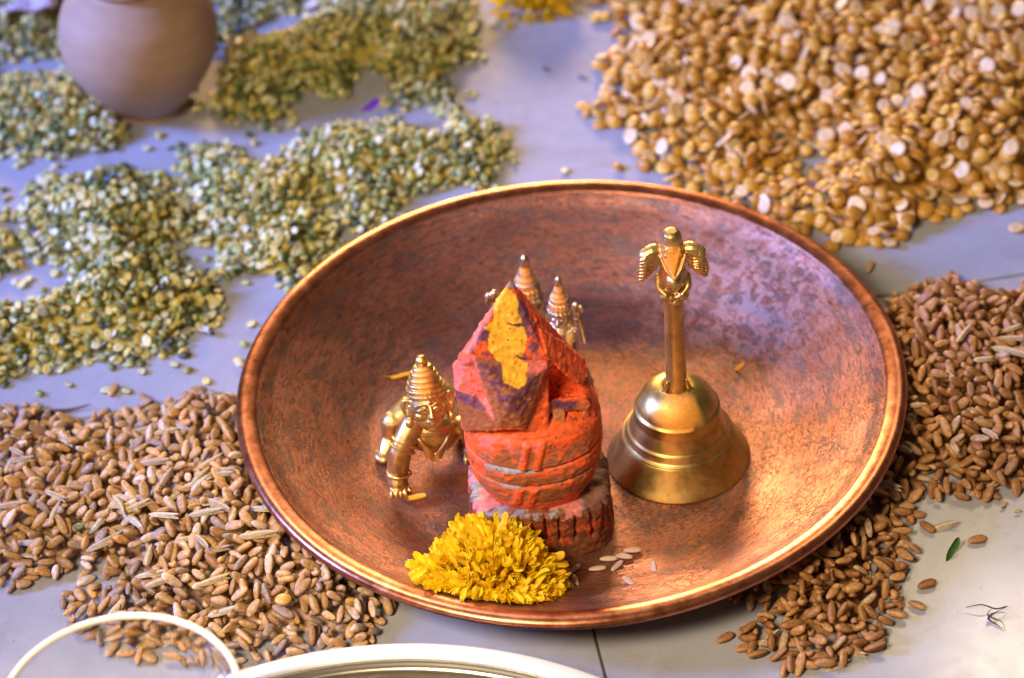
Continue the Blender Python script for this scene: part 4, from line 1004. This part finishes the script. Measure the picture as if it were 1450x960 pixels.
hL = [(205, 612, .05, 1.9, .11, 'long yellowish straw husk along the top of the left heap'), (172, 625, .2, 1.2, .17, 'pale husk beneath the long straw husk'), (258, 606, -1.0, 1.0, .14, 'pale pointed husk standing up near the plate side of left heap'), (238, 590, 1.3, .9, .11, 'upright pale husk at the top edge of left heap'),
      (126, 652, -.6, 1.1, .12, 'silvery slanting husk left of centre in left heap'), (78, 703, -.7, .9, .12, 'dull slanting husk at far left of left heap'), (192, 720, .25, 1.1, .13, 'straw husk right of the dull slanting husk'), (282, 715, -.15, 1.3, .14, 'broad pale husk below the copper rim side of left heap'),
      (292, 728, -.1, 1.2, .12, 'ochre husk overlapping the broad pale husk'), (365, 760, -.05, 1.4, .15, 'grey-brown husk with awn in the rim shadow'), (368, 722, -.3, .8, .12, 'white husk tip beside the copper rim'), (150, 770, .3, 1.4, .17, 'large straw husk in the middle of left heap'),
      (180, 805, -1.3, 1.1, .15, 'upright golden husk under the large straw husk'), (215, 815, -.05, 1.1, .11, 'pale greenish husk lying across the golden one'), (226, 826, .2, 1.0, .12, 'second pale husk just below the greenish one'), (303, 824, .25, 1.1, .13, 'golden husk above the front of left heap'),
      (318, 868, .1, 1.1, .12, 'ochre husk near the glass tumbler rim'), (60, 778, 1.5, .9, .08, 'thin upright husk near the left frame side'), (180, 872, -.4, .9, .11, 'pale husk seen through the glass tumbler')]
for a in hL: husk(*a[:5], a[5], hp=wl, c=[(.62, .47, .26), (.68, .58, .42), (.56, .45, .30)][hL.index(a) % 3])
hx = np.random.default_rng(5)
def hp_(x_, y_): return ('upper' if y_ < 670 else 'middle' if y_ < 735 else 'lower')+' '+('left' if x_ < 120 else 'centre' if x_ < 230 else 'right')
for _ in range(44):
    x_, y_ = hx.uniform(10, 330), hx.uniform(612, 800)
    husk(x_, y_, hx.uniform(-1.5, 1.5), hx.uniform(.7, 1.15), hx.uniform(.09, .14), f'small broken straw husk in the {hp_(x_, y_)} of the left wheat heap', hp=wl, c=[(.62, .47, .26), (.68, .60, .46), (.52, .38, .24)][_ % 3], grp='small husks in the left heap')
for _ in range(10):
    husk(hx.uniform(1290, 1440), hx.uniform(450, 680), hx.uniform(-1.5, 1.5), hx.uniform(.6, 1.0), hx.uniform(.08, .12), 'small broken straw husk among the grains of the right wheat heap', hp=wr, c=(.58, .42, .24), grp='small husks in the right heap')
hR = [(1376, 585, -1.2, 1.3, .14, 'golden split husk in upper right wheat heap'), (1395, 695, .35, 1.2, .17, 'plump pale husk at the lower edge of upper right heap', None), (1338, 747, .1, 1.0, .14, 'pale pink husk on bare tile beside green leaf', None), (1232, 818, 1.3, 1.1, .14, 'tan husk standing in lower right heap'),
      (1113, 832, .1, .9, .12, 'white husk left of the lower right heap'), (1206, 925, -.6, 1.0, .13, 'white slanting husk at the front tip of lower right heap'), (1090, 905, .6, .9, .12, 'yellow husk at the left tip of lower right heap'), (1430, 500, -.5, 1.4, .12, 'forked straw husk beside the right frame edge'),
      (1295, 585, 1.3, 1.2, .16, 'frayed grey husk between copper rim and right heap'), (1273, 642, .7, 1.0, .15, 'pale husk pushed against the copper rim at right'), (1255, 688, -.7, 1.1, .14, 'brown husk lying under the copper rim at right'), (1185, 945, .1, .9, .13, 'grey husk fragment at the very front of right heap')]
for a in hR: husk(*a[:5], a[5], hp=None if len(a) > 6 else wr, c=(.60, .44, .24) if hR.index(a) % 2 else (.62, .52, .40))
# green leaf scrap, stems
def strip(nm, pts, wd, c, label, cat, mat):
    b = Blob(); P = [pz(*p) for p in pts]; b.tube(P, wd, nu=8); co = np.concatenate(b.V); o_ = P[0]
    o = link(nm, mesh_np(nm, co-o_, b.F, M[mat], attrs={'tint': np.tile(col(*c), (len(co), 1))}), None, o_); return tag(o, label, cat)
lf = loose_petal(1347, 778, 1.25, .95, .85, 'small curled green leaf on bare tile right of wheat', (.05, .16, .02), False, nm='green_leaf', cat='leaf', mat='leaf', lift=.2)
lf.rotation_euler = (.9, -.35, 1.15)
strip('dry_stem', [(1368, 860, .15), (1390, 856, .3), (1410, 862, .1), (1426, 858, .2), (1412, 866, .25), (1400, 874, .15), (1404, 880, .08), (1420, 890, .05)], [.012, .022, .028, .014, .014, .05, .03, .008], (.10, .075, .055), 'thin tangled dark dry stem on bare tile at lower right', 'stem', 'twig')
strip('dry_stem', [(1404, 862, .1), (1398, 870, .3), (1408, 876, .1), (1418, 880, .2), (1424, 893, .05)], [.01, .02, .03, .015, .006], (.13, .10, .07), 'short forked strand beside the tangled dark dry stem', 'stem', 'twig')
strip('dry_stem', [(48, 586, .1), (75, 583, .2), (100, 580, .12), (128, 572, .25)], [.05, .11, .06, .015], (.16, .11, .10), 'dark dry stem on tile along the top of left wheat heap', 'stem', 'twig')
strip('dark_speck', [(770, 96, .05), (775, 98, .1)], [.06, .05], (.08, .06, .05), 'dark crumb on bare blue tile below the far flower', 'crumb', 'twig')
strip('dark_speck', [(820, 108, .05), (832, 112, .07)], [.05, .03], (.10, .07, .06), 'dark smear crumb on blue tile left of chickpeas', 'crumb', 'twig')

# ---------------------------------------------------------------- clay pot
pp = smooth_prof([(0, 0), (1.55, .0), (1.62, .2), (2.1, .75), (2.95, 1.9), (3.45, 3.1), (3.5, 4.1), (3.2, 5.2), (2.5, 6.05), (2.0, 6.4), (1.95, 6.6), (2.12, 6.8), (1.98, 6.95), (2.0, 7.3), (2.5, 7.7), (2.62, 7.85), (2.5, 7.95), (2.2, 7.85), (1.85, 7.4), (1.8, 6.5), (2.4, 5.9), (3.0, 5), (3.3, 4), (3.2, 3), (2.4, 1.2), (0, .4)], 5)
V, F = lathe(pp, 96, lambda t, r, z, j: (r*(1+.004*math.sin(2*t)), z)); V = V*np.array([.97, .97, 1.0])
tag(link('clay_pot', mesh_np('clay_pot', V, F, M['clay']), None, (potC[0], potC[1], 0)), 'round unglazed clay pot standing on the lentils at upper left', 'pot')

# cloth edge beyond the pot
A_ = [pz(-60, 54, 0), pz(84, 50, 0)]; n = 24; V = []; F = []
for i in range(n+1):
    p = A_[0]+(A_[1]-A_[0])*i/n
    for j in range(9): V.append((p[0]+.05*j, p[1]+j*.9, 1.62+.12*math.sin(i*.9+j)+.08*math.sin(j*2.1+i*.3)))
for i in range(n):
    for j in range(8): a = i*9+j; F.append((a, a+9, a+10, a+1))
m_ = len(V); V2 = [(x, y, z-.25) for x, y, z in V]; Fa = F+[tuple(reversed([q+m_ for q in f])) for f in F]
bd = [i*9 for i in range(n+1)]+[n*9+j for j in range(1, 9)]+[i*9+8 for i in range(n-1, -1, -1)]+[j for j in range(7, 0, -1)]
for q in range(len(bd)): a, b = bd[q], bd[(q+1) % len(bd)]; Fa.append((a, a+m_, b+m_, b))
tag(link('folded_cloth', mesh_np('folded_cloth', np.array(V+V2)-np.array([A_[0][0], A_[0][1], 0]), Fa, M['cloth']), None, (A_[0][0], A_[0][1], 0)), 'pale lavender cloth edge at the top left corner behind lentils', 'cloth')

# ---------------------------------------------------------------- steel plate and glass tumbler in front
cS = pz(536, 1456, 2.3); RS = 14.0; cS = cS+np.array([0, 2.3, 0])
prof = smooth_prof([(0, .45), (RS-3, .42), (RS-2.0, .6), (RS-1.5, 1.4), (RS-1.25, 2.1), (RS-1.05, 2.26), (RS-.85, 2.33), (RS-.5, 2.30), (RS-.15, 2.22), (RS, 2.12), (RS-.05, 2.0), (RS-.5, 2.05)], 5)+[(RS-.95, 1.8), (RS-1.2, 1.2), (RS-1.8, .3), (RS-3, .1), (0, .1)]
V, F = lathe(prof, 200)
sp_ = tag(link('steel_plate', mesh_np('steel_plate', V, F, M['steel']), None, (cS[0], cS[1], 0)), 'large shiny plate with rim painted white for its glare along the bottom edge', 'plate')
V, F = lathe(smooth_prof([(RS-.86, 2.34), (RS-.82, 2.42), (RS-.70, 2.47), (RS-.45, 2.42), (RS-.12, 2.30), (RS+.06, 2.15), (RS+.02, 1.98), (RS-.1, 1.95)], 4), 200); link('rim', mesh_np('rim', V, F, M['rim_glare']), sp_)  # steel lip coloured white to carry its glare
GZ = 8.6; cG = pz(170, 994, GZ); gb = .56
root = empty('glass_tumbler', (cG[0], cG[1], gb)); tag(root, 'clear ribbed glass tumbler with cream rim at the lower left corner', 'tumbler')
hgt = GZ-gb
def fr(t, r, z, j): return (r*(1+.014*math.cos(30*t)*(z > .8)*(z < hgt-.8)), z)
op = [(0, 0), (1.95, 0), (2.1, .1), (2.75, 2.6), (3.4, 5.2), (3.76, hgt-.3), (3.775, hgt-.06), (3.765, hgt-.02)]; ip = [(3.745, hgt-.02), (3.735, hgt-.06), (3.73, hgt-.3), (3.365, 5.2), (2.715, 2.6), (2.1, .5), (1.9, .4), (0, .4)]
V, F = lathe(smooth_prof(op, 6)+smooth_prof(ip, 6), 216, fr); link('cup', mesh_np('cup', V, F, M['glass']), root)
V, F = lathe([(3.74+.12*math.cos(a), hgt+.02+.10*math.sin(a)) for a in np.linspace(0, 2*math.pi, 15)], 120); link('rim', mesh_np('rim', V, F, M['grim']), root)
